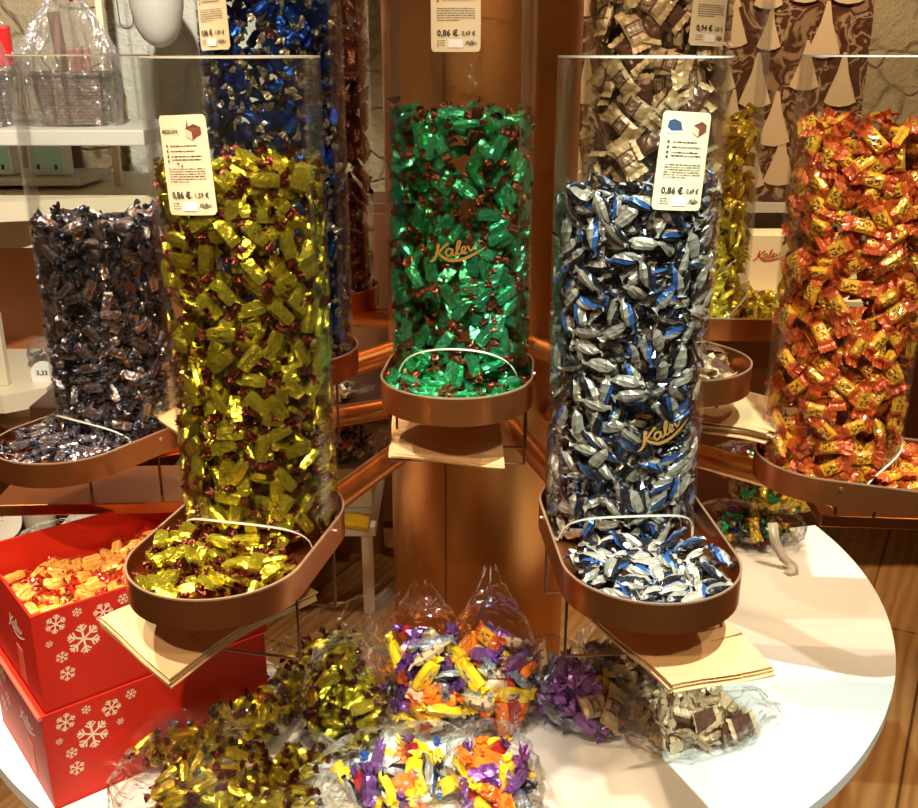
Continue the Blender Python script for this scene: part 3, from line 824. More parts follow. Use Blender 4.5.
def table_mat():
    t = NT('white_laminate'); g = t.obj()
    c = t.mix(t.noise(g, 3.0, 2), (0.76, 0.745, 0.70), (0.80, 0.785, 0.74))
    return t.done(t.bsdf(c, 0.38, 0, None, 0.45))
M['table'] = table_mat()
table = tag(empty('display_table', (TC[0], TC[1], 0)), 'round white laminate table around the copper column, candy bags piled on it', 'table')
# children are placed in world numbers: shift the parent back to the origin
table.location = (0, 0, 0)
seam = R_(-77.5)
top_sector(R_(14), seam + .0012, 'table_top', table, 0)
top_sector(seam - .0012, R_(-195), 'table_top', table, 0)
M['legwhite'] = plain('white_painted_wood', (0.78, 0.73, 0.64), 0.5, bscale=20, bstr=0.05)
for a in (5, -40, -85, -130, -185):
    x, y = TC[0] + .62 * math.cos(R_(a)), TC[1] + .62 * math.sin(R_(a))
    box('leg', (x, y, (TT - .022) / 2), (.05, .05, TT - .022), M['legwhite'], table, R_(a), .003)

# ------------------------------------------------------------------ red boxes with snowflakes
def snowflake(V, F, cx, cy, R, rot=0):
    w = R * .13
    for k in range(6):
        a = rot + k * PI / 3; ca, sa = math.cos(a), math.sin(a)
        def q(x, y): return (cx + x * ca - y * sa, cy + x * sa + y * ca)
        def bar(x0, y0, x1, y1, ww):
            d = math.hypot(x1 - x0, y1 - y0); nx, ny = -(y1 - y0) / d * ww / 2, (x1 - x0) / d * ww / 2; b = len(V)
            V.extend([q(x0 + nx, y0 + ny), q(x1 + nx, y1 + ny), q(x1 - nx, y1 - ny), q(x0 - nx, y0 - ny)]); F.append((b + 3, b + 2, b + 1, b))
        bar(0, 0, R, 0, w)
        for s in (1, -1):
            bar(R * .50, 0, R * .80, s * R * .32, w * .85); bar(R * .74, 0, R * .94, s * R * .20, w * .7)
BA = R_(38.5); BW, BD = .345, .26
BX, BY = -.578, 1.178
flakes = [(.056, .058, .027), (.022, .022, .0165), (.087, .027, .0165), (.052, .0146, .008), (.117, .017, .0095), (.010, .049, .006), (.024, .075, .010), (.028, .103, .013), (.097, .055, .0065)]
def red_box(z0, h, ox, oy, label, rim, flap=False, lid=False):
    root = tag(empty('cardboard_box', (BX + ox, BY + oy, z0), BA), label, 'box'); th = .004
    bm = bmesh.new()
    add_box(bm, (BW / 2, BD / 2, th / 2), (BW, BD, th))
    bm_obj('box_bottom', bm, M['red'], root)
    bm = bmesh.new()
    add_box(bm, (BW / 2, th / 2, h / 2), (BW, th, h), 0, .0008); add_box(bm, (BW / 2, BD - th / 2, h / 2), (BW, th, h), 0, .0008)
    add_box(bm, (th / 2, BD / 2, h / 2), (th, BD - 2 * th, h), 0, .0008); add_box(bm, (BW - th / 2, BD / 2, h / 2), (th, BD - 2 * th, h), 0, .0008)
    sides = bm_obj('box_side', bm, M['red'], root)
    bm = bmesh.new()
    if rim:
        add_tube(bm, (-.002, 0, h - .003), (-.002, BD, h - .003), .0035, 10)
        bm_obj('folded_edge', bm, M['rededge'], root)
    else: bm.free()
    V = []; F = []
    for (u, v, r) in flakes: snowflake(V, F, u + .009, h - v, r * .86, .1 + u * 9)
    mesh_obj('snowflake_print', pydata('snow', [(x, -.0005, y) for x, y in V], F), M['flake'], root)
    V, F = logo_geo(.085)
    mesh_obj('logo', pydata('logo', [(-.0006, .085 - x * .98, h * .62 + y) for x, y in V], F), M['logowhite'], root)
    bm = bmesh.new(); add_box(bm, (-.0006, .085, h * .25), (.0006, .026, h * .36)); bm_obj('tape', bm, M['rededge'], root)
    V = []; F = []
    for (u, v, r) in ((.20, .03, .018), (.225, .06, .010), (.19, .075, .012), (.22, .10, .014)): snowflake(V, F, u, h - v, r, .3)
    mesh_obj('snowflake_print', pydata('snow', [(-.0006, x, y) for x, y in V], F), M['flake'], root)
    return root
h1 = .158
lower = red_box(TT + .0005, h1, 0, 0, 'red cardboard box with white snowflakes, the lower of the two stacked boxes', True)
bmx = bmesh.new(); add_box(bmx, (BW / 2, BD / 2, h1 - .0055), (BW - .009, BD - .009, .003)); bm_obj('lid', bmx, M['red'], lower)
upper = red_box(TT + h1 + .001, .154, .004, .006, 'open red cardboard box with white snowflakes, the upper one, filled with butter yellow candy', False)
ux, uy, uz = BX + .004, BY + .006, TT + h1 + .001
def box_fill():
    k = K['butter']; ca, sa = math.cos(BA), math.sin(BA)
    zlo = uz + .066; zhi = uz + .112
    def proj(S, rad):
        x = (S[:, 0] - ux) * ca + (S[:, 1] - uy) * sa; y = -(S[:, 0] - ux) * sa + (S[:, 1] - uy) * ca
        x = np.clip(x, .006 + rad, BW - .006 - rad); y = np.clip(y, .006 + rad, BD - .006 - rad)
        z = np.clip(S[:, 2], zlo + rad, zhi + .010 * np.sin(x * 31) + .008 * np.cos(y * 40 + 1) - .05 * y + .004)
        return np.stack([ux + x * ca - y * sa, uy + x * sa + y * ca, z], 1)
    def samp(n, r): 
        x = r.uniform(.02, BW - .02, n); y = r.uniform(.02, BD - .02, n)
        return np.stack([ux + x * ca - y * sa, uy + x * sa + y * ca, r.uniform(zlo, zhi, n)], 1)
    C, D = relax(330, k.offs, k.rads, k.L, samp, proj, 60, 21, dirbias=(1, 1, .5))
    r = np.random.default_rng(4)
    near = sorted([(C[i, 2], k, int(r.integers(0, 8)), C[i], frame(D[i], (0, 0, 1), .5, r)) for i in range(330)], key=lambda q: -q[0])
    rest = place_near(near, 'butter yellow candy with crinkled red foil ends heaped in the open red box', 'candies in the red box', 190)
    bake('butter_wrapped_candy', rest, 'butter yellow candies deeper down in the open red box', 'candy')
box_fill()
# packed candy deeper in the box rests on a cardboard divider
bmx = bmesh.new(); add_box(bmx, (BW / 2, BD / 2, .073), (BW - .0095, BD - .0095, .003)); bm_obj('divider', bmx, M['red'], upper)

# ------------------------------------------------------------------ plastic bags of sweets on the table
def plastic_bag(center, axis, up, a, b, c, kinds, n, seed, label, cname, where, tail=.05, tailw=.8, tail2=0, base=TT, lying=True, cap=200, matk='film', tilt_tail=0.0, cs=1.0):
    """a: half length along axis, b: half width, c: half height along up"""
    ax = Vector(axis).normalized(); upv = Vector(up); upv = (upv - ax * upv.dot(ax)).normalized(); sd = upv.cross(ax)
    Rm = np.array(Matrix((ax, sd, upv)).transposed()); ctr = np.array(center)
    k0 = kinds[0][0]; p = 2.4; n = int(n * 2.1 / cs ** 2.6)
    def proj(S, rad):
        Lc = (S - ctr) @ Rm
        q = np.abs(Lc) / np.maximum(np.array([a, b, c])[None] - rad[:, None], .004)
        g = (q ** p).sum(1) ** (1 / p); k = np.where(g > 1, 1 / g, 1); S = ctr + (Lc * k[:, None]) @ Rm.T
        S[:, 2] = np.maximum(S[:, 2], base + rad + .001); return S
    def samp(m, r): return ctr + (r.uniform(-.7, .7, (m, 3)) * np.array([a, b, c])) @ Rm.T
    rad = [k0.rads[0] * cs] * 3
    C, D = relax(n, [q * cs for q in k0.offs], rad, k0.L * cs, samp, proj, 70, seed, .0004)
    r = np.random.default_rng(seed); w = np.array([q for _, q in kinds], float); w /= w.sum(); under = []
    for i in range(n):
        kd = kinds[r.choice(len(kinds), p=w)][0]
        out = C[i] - ctr; out = out / (np.linalg.norm(out) + 1e-9)
        tocam = np.array([0, 0, EYE]) - C[i]; tocam /= np.linalg.norm(tocam)
        it = (kd, int(r.integers(0, 8)), C[i], frame(D[i], out, .5, r))
        if ((C[i] - ctr) @ Rm / np.array([a, b, c])) @ (tocam @ Rm) > .25: put_sweet(*it, kd.label + ' inside ' + where, kd.label + ' inside ' + cname, scale=cs)
        else: under.append(it)
    bake(kinds[0][0].name, under, 'candies deeper inside ' + where, 'candy', None, cs)
    # the film
    nu, nv = 30, 36; v = []; f = []
    tot = 2 * a + tail; prof = []
    for i in range(nu + 1):
        t = i / nu; x = -a * 1.04 + (tot + a * .04) * t
        if x < a * .8:
            e = max(0, 1 - (abs(x) / (a * 1.04)) ** 2.6) ** .42; wy, wz = b * e + .003, c * e + .0015
        else:
            s = min(1.0, (x - a * .8) / (a * .2 + tail)); e0 = max(0, 1 - (.8 / 1.04) ** 2.6) ** .42
            wy = b * (e0 * (1 - s) + .62 * tailw * s); wz = max(.0022, (c * e0) * (1 - s) ** 2.2)
        prof.append((x, wy, wz))
    for i, (x, wy, wz) in enumerate(prof):
        s = max(0, (x - a * .8) / (a * .2 + tail))
        for j in range(nv):
            th = 2 * PI * j / nv; cc, ss = math.cos(th), math.sin(th); q = (abs(cc) ** 2.6 + abs(ss) ** 2.6) ** (-1 / 2.6)
            nz = 1 + .045 * math.sin(5 * th + i * .55 + seed) + .03 * math.sin(9 * th - i * 1.3) + r.normal() * .012
            pl = .004 * s * math.sin(th * 7 + seed)
            loc = np.array([x + (r.normal() * .002 if i < nu else r.normal() * .004), wy * q * cc * nz, wz * q * ss * nz + pl + tilt_tail * s * s * tail])
            P = ctr + Rm @ loc; P[2] = max(P[2], base + .0012 + .0006 * abs(ss)); v.append(P)
    for i in range(nu):
        for j in range(nv):
            j2 = (j + 1) % nv; f.append((i * nv + j, i * nv + j2, (i + 1) * nv + j2, (i + 1) * nv + j))
    f.append(tuple(range(nv))[::-1])
    o = mesh_obj('plastic_candy_bag', pydata('bag', v, f), M[matk], smooth=True); tag(o, label, 'candy bag')
    return o
G = [(K['gold'], 1)]
MIX = [(K['orangebar'], 1.3), (K['purple'], 1.0), (K['cream'], .7), (K['yellowbar'], .8), (K['silver'], .7), (K['redbar'], .9), (K['stripe'], .8), (K['orange'], .8)]
MIX2 = [(K['yellowbar'], 1.5), (K['purple'], 1), (K['orangebar'], .9), (K['silver'], .6), (K['stripe'], 1), (K['redbar'], .6), (K['white'], .6)]
MIXP = [(K['purple'], 2), (K['cream'], .6), (K['orangebar'], .5), (K['silver'], .8), (K['redbar'], .5), (K['yellowbar'], .3)]
plastic_bag((-.395, 1.325, TT + .052), (-1, -.42, 0), (0, 0, 1), .150, .085, .049, G, 66, 31, 'clear bag of gold candy lying against the lower red box, front left', 'bag by the red box', 'the clear bag against the lower red box', .05, cs=1.08)
plastic_bag((-.250, 1.445, TT + .066), (.60, .55, .36), (0, 0, 1), .130, .062, .050, G, 52, 32, 'clear bag of gold candy whose gathered end points up toward the column', 'bag pointing up', 'the bag pointing up toward the column', .06, cs=1.08)
plastic_bag((-.175, 1.335, TT + .078), (.25, .25, 1), (-.4, -1, 0), .095, .070, .050, G, 44, 33, 'clear bag of gold candy standing just left of the mixed candy bags', 'standing gold bag', 'the bag left of the mixed bags', .05, cs=1.08)
plastic_bag((-.325, 1.185, TT + .048), (1, .05, 0), (0, 0, 1), .165, .092, .049, G, 84, 34, 'clear bag of gold candy at the bottom edge of the photo, nearest the viewer', 'nearest gold bag', 'the clear bag nearest the viewer', .05, cs=1.08)
plastic_bag((-.052, 1.375, TT + .096), (-.04, .26, 1), (-.2, -1, .2), .103, .076, .054, MIX, 46, 35, 'left one of two tall peaked clear bags of mixed candy before the column', 'tall mixed bag, left', 'the left tall peaked bag', .045, .30, cs=1.28)
plastic_bag((.054, 1.375, TT + .100), (-.03, .26, 1), (.2, -1, .2), .107, .066, .052, MIX, 40, 36, 'right one of two tall peaked clear bags of mixed candy before the column', 'tall mixed bag, right', 'the right tall peaked bag', .060, .22, cs=1.28)
plastic_bag((-.090, 1.205, TT + .048), (-.95, -.30, 0), (0, 0, 1), .120, .068, .047, MIX2, 38, 37, 'clear bag of mixed yellow, orange and silver candy lying at the bottom centre', 'low mixed bag, left', 'the left bag at bottom centre', .05, cs=1.28)
plastic_bag((.050, 1.205, TT + .048), (.30, -.9, 0), (0, 0, 1), .085, .062, .047, MIX2, 28, 38, 'clear bag of mixed candy at the bottom edge, beside the bare white table', 'low mixed bag, right', 'the bottom bag beside bare table', .03, cs=1.28)
plastic_bag((.175, 1.405, TT + .056), (.80, -.42, -.16), (0, .1, 1), .120, .074, .055, MIXP, 38, 39, 'clear bag of mostly purple candy between the tall bags and the cream candy', 'purple mixed bag', 'the mostly purple bag', .035, cs=1.28)
plastic_bag((.285, 1.475, TT + .058), (.65, -.6, .1), (0, 0, 1), .095, .058, .055, [(K['brown'], 1.2), (K['cream'], 1)], 22, 40, 'clear bag of brown and cream candy partly under the striped candy tray', 'rear cream bag', 'the rear bag under the striped tray', .03)
plastic_bag((.365, 1.355, TT + .037), (.88, .30, -.02), (0, 0, 1), .118, .078, .036, [(K['cream'], 1.4), (K['brown'], .4)], 34, 41, 'flat clear bag of cream and brown candy on the bare white table', 'flat cream bag', 'the flat bag on the bare table', .03, 1.0)
GM = [(K['green'], 1), (K['yellow'], .8), (K['stripe'], .8), (K['blue'], .6), (K['redbar'], .3)]
plastic_bag((.64, 2.035, TT + .038), (-.9, .2, 0), (0, 0, 1), .12, .070, .037, GM, 56, 42, 'lower clear bag of green and blue candy in the pile at the back right', 'rear mixed bag, bottom', 'the lower back right bag', .03, cs=1.2)
plastic_bag((.70, 2.05, TT + .104), (.95, .12, -.1), (0, 0, 1), .10, .060, .034, [(K['yellow'], 2), (K['green'], .5)], 34, 43, 'clear bag of mostly yellow candy in the pile at the back right', 'rear yellow bag', 'the yellow back right bag', .03, base=TT + .068)
plastic_bag((.65, 2.07, TT + .172), (-.9, .1, 0), (0, 0, 1), .10, .060, .034, [(K['green'], 1), (K['redbar'], .5), (K['orange'], .5), (K['silver'], .7)], 34, 44, 'clear bag of green and red candy topmost on the pile at the back right', 'rear top bag', 'the topmost back right bag', .03, base=TT + .132)
plastic_bag((-.78, 1.93, TT + .045), (.95, .22, 0), (0, 0, 1), .15, .075, .044, [(K['stripe'], 2), (K['silver'], 1), (K['white'], .6)], 60, 45, 'clear bag of blue and white candy behind the red boxes, under the far left tray', 'striped candy bag', 'the bag behind the red boxes', .04)
# loose film strip hanging on the right of the pile
def strip(pts, w, name, mat, th=.0006):
    V = []; F = []
    for i, p in enumerate(pts):
        p = Vector(p); d = Vector(pts[min(i + 1, len(pts) - 1)]) - Vector(pts[max(i - 1, 0)]); s = d.cross(Vector((0, -.5, 1))).normalized() * w / 2
        V += [p + s, p - s]
    for i in range(len(pts) - 1): F.append((2 * i, 2 * i + 1, 2 * i + 3, 2 * i + 2))
    o = mesh_obj(name, pydata(name, V, F), mat, smooth=True)
    m = o.modifiers.new('s', 'SOLIDIFY'); m.thickness = th; return o
M['greyfilm'] = plain('grey_plastic_strip', (0.55, 0.50, 0.42), 0.35, 0, 0.5, 0.3)
tag(strip([(.665, 1.945, .832), (.667, 1.925, .80), (.682, 1.905, .770), (.700, 1.888, .757), (.697, 1.875, .7535), (.680, 1.868, .7530)], .022, 'plastic_strip', M['greyfilm'], .0008), 'curled grey plastic strip hanging off the candy bags at the back right of the table', 'plastic strip')

# round paper sign at the left edge
sign = tag(empty('round_sign', (-.900, 1.80, TT)), 'round white paper sign with handwriting on a stick at the left edge', 'sign')
bm = bmesh.new(); rr = bmesh.ops.create_cone(bm, cap_ends=True, segments=48, radius1=.043, radius2=.043, depth=.0015)
bmesh.ops.transform(bm, matrix=Matrix.Translation((0, 0, .160)) @ Matrix.Rotation(R_(78), 4, 'X'), verts=rr['verts'])
M['signwhite'] = plain('white_paper', (0.85, 0.83, 0.76), 0.5)
bm_obj('disc', bm, M['signwhite'], sign)
bm = bmesh.new(); add_tube(bm, (0, .004, .001), (0, .004, .135), .002, 8); bm_obj('stick', bm, M['signwhite'], sign)
V = []; F = []
for i in range(4):
    x0 = -.02 + i * .002; y = .018 - i * .011
    rib([(x0 + k * .004, y + (.0018 if k % 2 else -.0016) + k * .0003) for k in range(9 - i)], .0009, V, F, 4)
sgn = [( x, -.0012 - math.cos(R_(78)) * 0 - .0, .160 + y) for x, y in V]
o = mesh_obj('handwriting', pydata('hw', [(x, -.0013 - (y) * -math.cos(R_(78)) * -1, .160 + y * math.sin(R_(78))) for x, y in V], F), M['ink'], sign)
o.location = (0, -.001, 0)

# ------------------------------------------------------------------ the room
def stone_mat(name, c1, c2, scale, mortar, k=9):
    t = NT(name); g = t.obj()
    mp = t.mapped(g, (1, 1, 1)); wob = t.noise(g, 2.5, 3)
    vo = t.n('TexVoronoi'); vo.feature = 'DISTANCE_TO_EDGE'
    ad = t.n('VectorMath'); ad.operation = 'ADD'; t.put(ad.inputs[0], t.mapped(g, (1.0, 1.0, 1.7)))
    nn = t.n('TexNoise'); nn.inputs['Scale'].default_value = 4; t.put(nn.inputs['Vector'], g)
    sc = t.n('VectorMath'); sc.operation = 'SCALE'; t.put(sc.inputs[0], nn.outputs['Color']); sc.inputs['Scale'].default_value = .35
    t.put(ad.inputs[1], sc.outputs[0]); t.put(vo.inputs['Vector'], ad.outputs[0]); vo.inputs['Scale'].default_value = scale
    edge = t.math('MINIMUM', t.math('MULTIPLY', vo.outputs['Distance'], 16), 1.0)
    n1 = t.noise(g, 7, 6, 0.65); n2 = t.noise(g, 45, 5, 0.7)
    c = t.mix(n1, c1, c2); c = t.mix(t.math('MULTIPLY', t.math('SUBTRACT', 1.0, edge), .6), c, mortar)
    h = t.math('ADD', t.math('MULTIPLY', edge, .35), t.math('ADD', t.math('MULTIPLY', n1, 1.6), t.math('MULTIPLY', n2, .35)))
    return t.done(t.bsdf(c, 0.85, 0, t.bump(h, 0.9, 0.03), 0.2))
M['stone'] = stone_mat('rough_limestone', (0.42, 0.32, 0.18), (0.66, 0.54, 0.34), 4.2, (0.30, 0.23, 0.14))
M['limewash'] = stone_mat('limewashed_stone', (0.68, 0.68, 0.58), (0.78, 0.78, 0.68), 2.2, (0.55, 0.55, 0.46))
M['plaster'] = plain('warm_plaster', (0.5, 0.40, 0.28), 0.8)
def wood_floor():
    t = NT('oiled_plank_floor'); g = t.mapped(t.obj(), (1, 1, 1), (0, 0, R_(28)))
    br = t.n('TexBrick'); t.put(br.inputs['Vector'], t.mapped(g, (1, 1, 1), (0, 0, R_(90))))
    br.inputs['Scale'].default_value = 1.0; br.inputs['Brick Width'].default_value = 1.6; br.inputs['Row Height'].default_value = .19
    br.inputs['Mortar Size'].default_value = .004; br.offset = .37
    t.put(br.inputs['Color1'], (0.30, 0.14, 0.045)); t.put(br.inputs['Color2'], (0.40, 0.20, 0.07)); t.put(br.inputs['Mortar'], (0.03, 0.012, 0.005))
    gr = t.noise(t.mapped(g, (11, 1.2, 1)), 2.6, 6, 0.62, 1.4)
    ring = t.n('TexWave'); t.put(ring.inputs['Vector'], t.mapped(g, (3.5, .55, 1))); ring.inputs['Scale'].default_value = 2.2; ring.inputs['Distortion'].default_value = 9; ring.inputs['Detail'].default_value = 3
    c = t.mix(t.math('MULTIPLY', gr, .8), br.outputs['Color'], (0.12, 0.045, 0.012))
    c = t.mix(t.math('MULTIPLY', ring.outputs['Fac'], .35), c, (0.50, 0.28, 0.10))
    return t.done(t.bsdf(c, 0.36, 0, t.bump(gr, 0.2, 0.002), 0.4))
M['floor'] = wood_floor()
def struct(o): o['kind'] = 'structure'; return o
struct(box('floor', (0, 2.0, -.05), (6.0, 6.0, .1), M['floor']))
WY = 4.1
struct(box('wall_back', (0, WY + .1, 1.6), (6.0, .2, 3.2), M['stone']))
struct(box('wall_left', (-2.6, 2.0, 1.6), (.2, 4.4, 3.2), M['plaster']))
struct(box('wall_right', (2.6, 2.0, 1.6), (.2, 4.4, 3.2), M['plaster']))
# limewashed stretch of the back wall, with an uneven edge
def rough_slab(name, x0, x1, z0, z1, y, depth, mat, seed):
    r = random.Random(seed); n = 14; V = []; F = []
    for k in range(n + 1):
        z = z0 + (z1 - z0) * k / n; a = x0 + r.uniform(-.04, .04); b = x1 + r.uniform(-.04, .04)
        V += [(a, y, z), (a, y - depth, z), (b, y - depth, z), (b, y, z)]
    for k in range(n):
        for q in range(3): F.append((4 * k + q, 4 * k + q + 1, 4 * (k + 1) + q + 1, 4 * (k + 1) + q))
    F.append((0, 1, 2, 3)); F.append((4 * n + 3, 4 * n + 2, 4 * n + 1, 4 * n))
    return mesh_obj(name, pydata(name, V, F), mat)
struct(rough_slab('trim_1', -1.28, -.55, .0, 3.2, WY + .02, .06, M['limewash'], 5))

# left: tall shelving with baskets
M['shelf'] = plain('white_painted_shelf', (0.66, 0.62, 0.54), 0.5)
M['creamwood'] = plain('cream_painted_wood', (0.76, 0.66, 0.46), 0.45, bscale=18, bstr=0.05)
sh = tag(empty('shelf_unit'), 'white wall shelving with baskets and small boxes at the upper left', 'shelf')
box('shelf_board', (-1.60, 3.30, 1.535), (1.36, .50, .045), M['shelf'], sh, 0, .004)
box('shelf_board', (-1.72, 3.50, 1.372), (.98, .30, .025), M['shelf'], sh, 0, .003)
box('upright', (-1.13, 3.42, 1.98), (.022, .03, 1.26), M['creamwood'], sh, 0, .003)
box('back_panel', (-1.80, 3.72, 1.43), (.90, .02, .16), plain('dark_brown_panel', (0.17, 0.09, 0.05), 0.6), sh)
# cream counter with curved front
V = []; F = []; n = 24; cz0, cz1 = 1.285, 1.345
for k in range(n + 1):
    x = -2.3 + 1.50 * k / n; yf = 2.98 + .30 * max(0, (x + 1.9)) ** 1.6
    V += [(x, yf, cz1), (x, yf + .002, cz0), (x, 3.9, cz0), (x, 3.9, cz1)]
for k in range(n):
    for q in range(4): F.append((4 * k + q, 4 * k + (q + 1) % 4, 4 * (k + 1) + (q + 1) % 4, 4 * (k + 1) + q))
F += [(0, 1, 2, 3), (4 * n + 3, 4 * n + 2, 4 * n + 1, 4 * n)]
ct = tag(empty('counter'), 'long cream counter with a curved front along the back left wall', 'counter')
mesh_obj('counter_top', pydata('ct', V, F), M['creamwood'], ct)
box('panel', (-1.625, 3.35, 1.235), (1.25, .3, .10), M['creamwood'], ct)
box('counter_front', (-1.625, 3.75, .59), (1.25, .3, 1.19), plain('orange_brown_wood', (0.45, 0.16, 0.05), 0.45), ct)
# wicker baskets under cellophane
def wicker():
    t = NT('wicker'); w = t.n('TexBrick'); t.put(w.inputs['Vector'], t.mapped(t.obj(), (1, 1, 1), (R_(90), 0, 0)))
    w.inputs['Scale'].default_value = 26; w.inputs['Mortar Size'].default_value = .03
    t.put(w.inputs['Color1'], (0.12, 0.055, 0.025)); t.put(w.inputs['Color2'], (0.22, 0.11, 0.05)); t.put(w.inputs['Mortar'], (0.03, 0.012, 0.006))
    return t.done(t.bsdf(w.outputs['Color'], 0.55, 0, t.bump(w.outputs['Fac'], -0.8, 0.006)))
M['wicker'] = wicker()
M['ribbon'] = plain('red_ribbon', (0.65, 0.02, 0.02), 0.3, 0.2)
def gift_basket(x, y, s, label, seed, redgift=False):
    z = 1.562; root = tag(empty('gift_basket', (x, y, z)), label, 'gift basket'); r = random.Random(seed)
    V = []; F = []; n = 28; rings = []
    for i in range(10):
        t = i / 9; zz = t * .15 * s; k = .80 + .20 * t + (.01 if i % 2 else 0)
        for j in range(n):
            a = 2 * PI * j / n; q = (abs(math.cos(a)) ** 3.5 + abs(math.sin(a)) ** 3.5) ** (-1 / 3.5)
            V.append((.115 * s * k * q * math.cos(a), .085 * s * k * q * math.sin(a), zz))
    for i in range(9):
        for j in range(n): F.append((i * n + j, i * n + (j + 1) % n, (i + 1) * n + (j + 1) % n, (i + 1) * n + j))
    F.append(tuple(range(n))[::-1])
    F.append(tuple(8 * n + j for j in range(n)))
    mesh_obj('basket', pydata('b', V, F), M['wicker'], root, True)
    # rope rim
    bm = bmesh.new(); pts = []
    for j in range(n): pts.append(Vector(V[9 * n + j]))
    for j in range(n): add_tube(bm, pts[j], pts[(j + 1) % n], .008 * s, 8)
    bm_obj('rim', bm, M['wicker'], root, True)
    # cellophane gathered at a neck
    V = []; F = []; nn = 40
    pr = [(.0, 1.05), (.15, 1.12), (.22, 1.0), (.30, .72), (.38, .38), (.44, .10), (.46, .09), (.50, .30), (.56, .55)]
    for (h, k) in pr:
        for j in range(nn):
            a = 2 * PI * j / nn; q = (abs(math.cos(a)) ** 3 + abs(math.sin(a)) ** 3) ** (-1 / 3) if k > .6 else 1
            pl = 1 + (.14 if j % 2 else -.10) * (1 if h > .2 else .3) + r.uniform(-.05, .05)
            V.append((.125 * s * k * q * math.cos(a) * pl, .095 * s * k * q * math.sin(a) * pl, h * s + r.uniform(-.004, .004)))
    for i in range(len(pr) - 1):
        for j in range(nn): F.append((i * nn + j, i * nn + (j + 1) % nn, (i + 1) * nn + (j + 1) % nn, (i + 1) * nn + j))
    mesh_obj('cellophane_wrap', pydata('c', V, F), M['cello'], root)
    bm = bmesh.new()
    add_tube(bm, (0, 0, .435 * s), (0, 0, .465 * s), .014 * s, 14)
    for a in (0.4, 2.6, 3.6, 5.6):
        add_tube(bm, (0, 0, .45 * s), (.05 * s * math.cos(a), .03 * s * math.sin(a) - .02, (.45 + (.04 if a < 3 else -.09)) * s), .006 * s, 8)
    bm_obj('ribbon', bm, M['ribbon'], root)
    # contents: a bottle-ish roll and a wrapped parcel
    bm = bmesh.new(); add_box(bm, ((.105 if redgift else .03) * s, -.01, (.23 if redgift else .17) * s), (.07 * s, .05 * s, .12 * s), .3, .008); bm_obj('parcel', bm, M['ribbon'] if redgift else plain('brown_parcel', (.30, .10, .05), .5), root)
    bm = bmesh.new(); add_tube(bm, (-.02 * s, .0, .10 * s), (-.035 * s, 0, .33 * s), .018 * s, 16); bm_obj('roll', bm, plain('brown_label_roll', (.20, .08, .04), .4), root)
    return root
gift_basket(-1.185, 3.26, .98, 'wicker basket in clear cellophane tied with red ribbon on the upper left shelf', 1)
gift_basket(-1.475, 3.22, .98, 'wicker basket with a red parcel in cellophane at the left end of the upper shelf', 2, True)
M['teal'] = plain('pale_teal_print', (0.48, 0.78, 0.74), 0.5)
for i, x in enumerate((-1.355, -1.53)):
    b = tag(empty('small_box', (x, 3.44, 1.386), R_(-4)), ['small pale teal box at the right end of the lower left shelf', 'small pale teal box second on the lower left shelf, beside the tube wall'][i], 'box', None)
    box('carton', (0, 0, .051), (.125, .06, .10), M['signwhite'], b, 0, .002)
    box('print', (0, -.0305, .054), (.108, .001, .078), M['teal'], b)
    for dx in (-.03, .03): box('drawing', (dx, -.0315, .028), (.010, .001, .016), M['ink'], b)
# hanging white rounded ornament and loop of string
orn = lathe('hanging_ornament', [(.002, .40), (.03, .385), (.06, .33), (.080, .25), (.085, .19), (.082, .12), (.070, .06), (.050, .025), (.025, .006), (.004, .0)][::-1], plain('grey_white_glaze', (0.52, 0.50, 0.44), 0.4), None, 40, (-.945, 3.4, 1.785))
tag(orn, 'grey white rounded ornament hanging at the upper left before the limewashed wall', 'ornament')
bm = bmesh.new(); pts = []
for k in range(25):
    a = PI * k / 24; pts.append(Vector((-1.06 - .022 * math.cos(a) , 3.45, 1.865 - .022 * math.sin(a))))
pts = [Vector((-1.082 - .01, 3.45, 2.2))] + pts + [Vector((-1.038 + .006, 3.45, 2.2))]
for p, q in zip(pts, pts[1:]): add_tube(bm, p, q, .0018, 6)
tag(bm_obj('string_loop', bm, M['wire']), 'thin dark loop of string hanging beside the grey white ornament', 'string')

# cream table with turned leg at the left edge
lt = tag(empty('side_table', (0, 0, 0)), 'cream side table with a turned baluster leg at the left edge', 'table')
bm = bmesh.new()
V = [(-2.1, 3.02), (-1.44, 3.02), (-1.33, 3.10), (-1.33, 3.55), (-2.1, 3.55)]
F = []; P = [(x, y, .75) for x, y in V] + [(x, y, .69) for x, y in V]
F = [(0, 1, 2, 3, 4), (9, 8, 7, 6, 5)] + [(k, (k + 5), (k + 1) % 5 + 5, (k + 1) % 5) for k in range(5)]
mesh_obj('table_top', pydata('lt', P, F), M['creamwood'], lt)
lathe('leg', [(.04, 0), (.06, .03), (.035, .06), (.05, .2), (.075, .38), (.085, .48), (.06, .56), (.045, .575), (.08, .59), (.08, .605), (.055, .62), (.075, .66), (.10, .69)], M['creamwood'], lt, 40, (-1.47, 3.22, 0))
lathe('leg', [(.04, 0), (.06, .03), (.035, .06), (.05, .2), (.075, .38), (.085, .48), (.06, .56), (.045, .575), (.08, .59), (.08, .605), (.055, .62), (.075, .66), (.10, .69)], M['creamwood'], lt, 40, (-1.95, 3.32, 0))
tag(box('wooden_post', (-1.485, 3.13, .87), (.05, .03, .238), M['creamwood'], None, 0, .002), 'short cream wooden post standing on the side table at the left edge', 'post')
plastic_bag((-1.40, 3.34, .80), (1, 0, 0), (0, 0, 1), .075, .055, .048, [(K['navy'], 1), (K['redbar'], .3)], 16, 60, 'clear bag of dark candy standing on the cream side table at the left edge', 'dark bag', 'the bag on the cream side table', .02, base=.751, matk='cello')
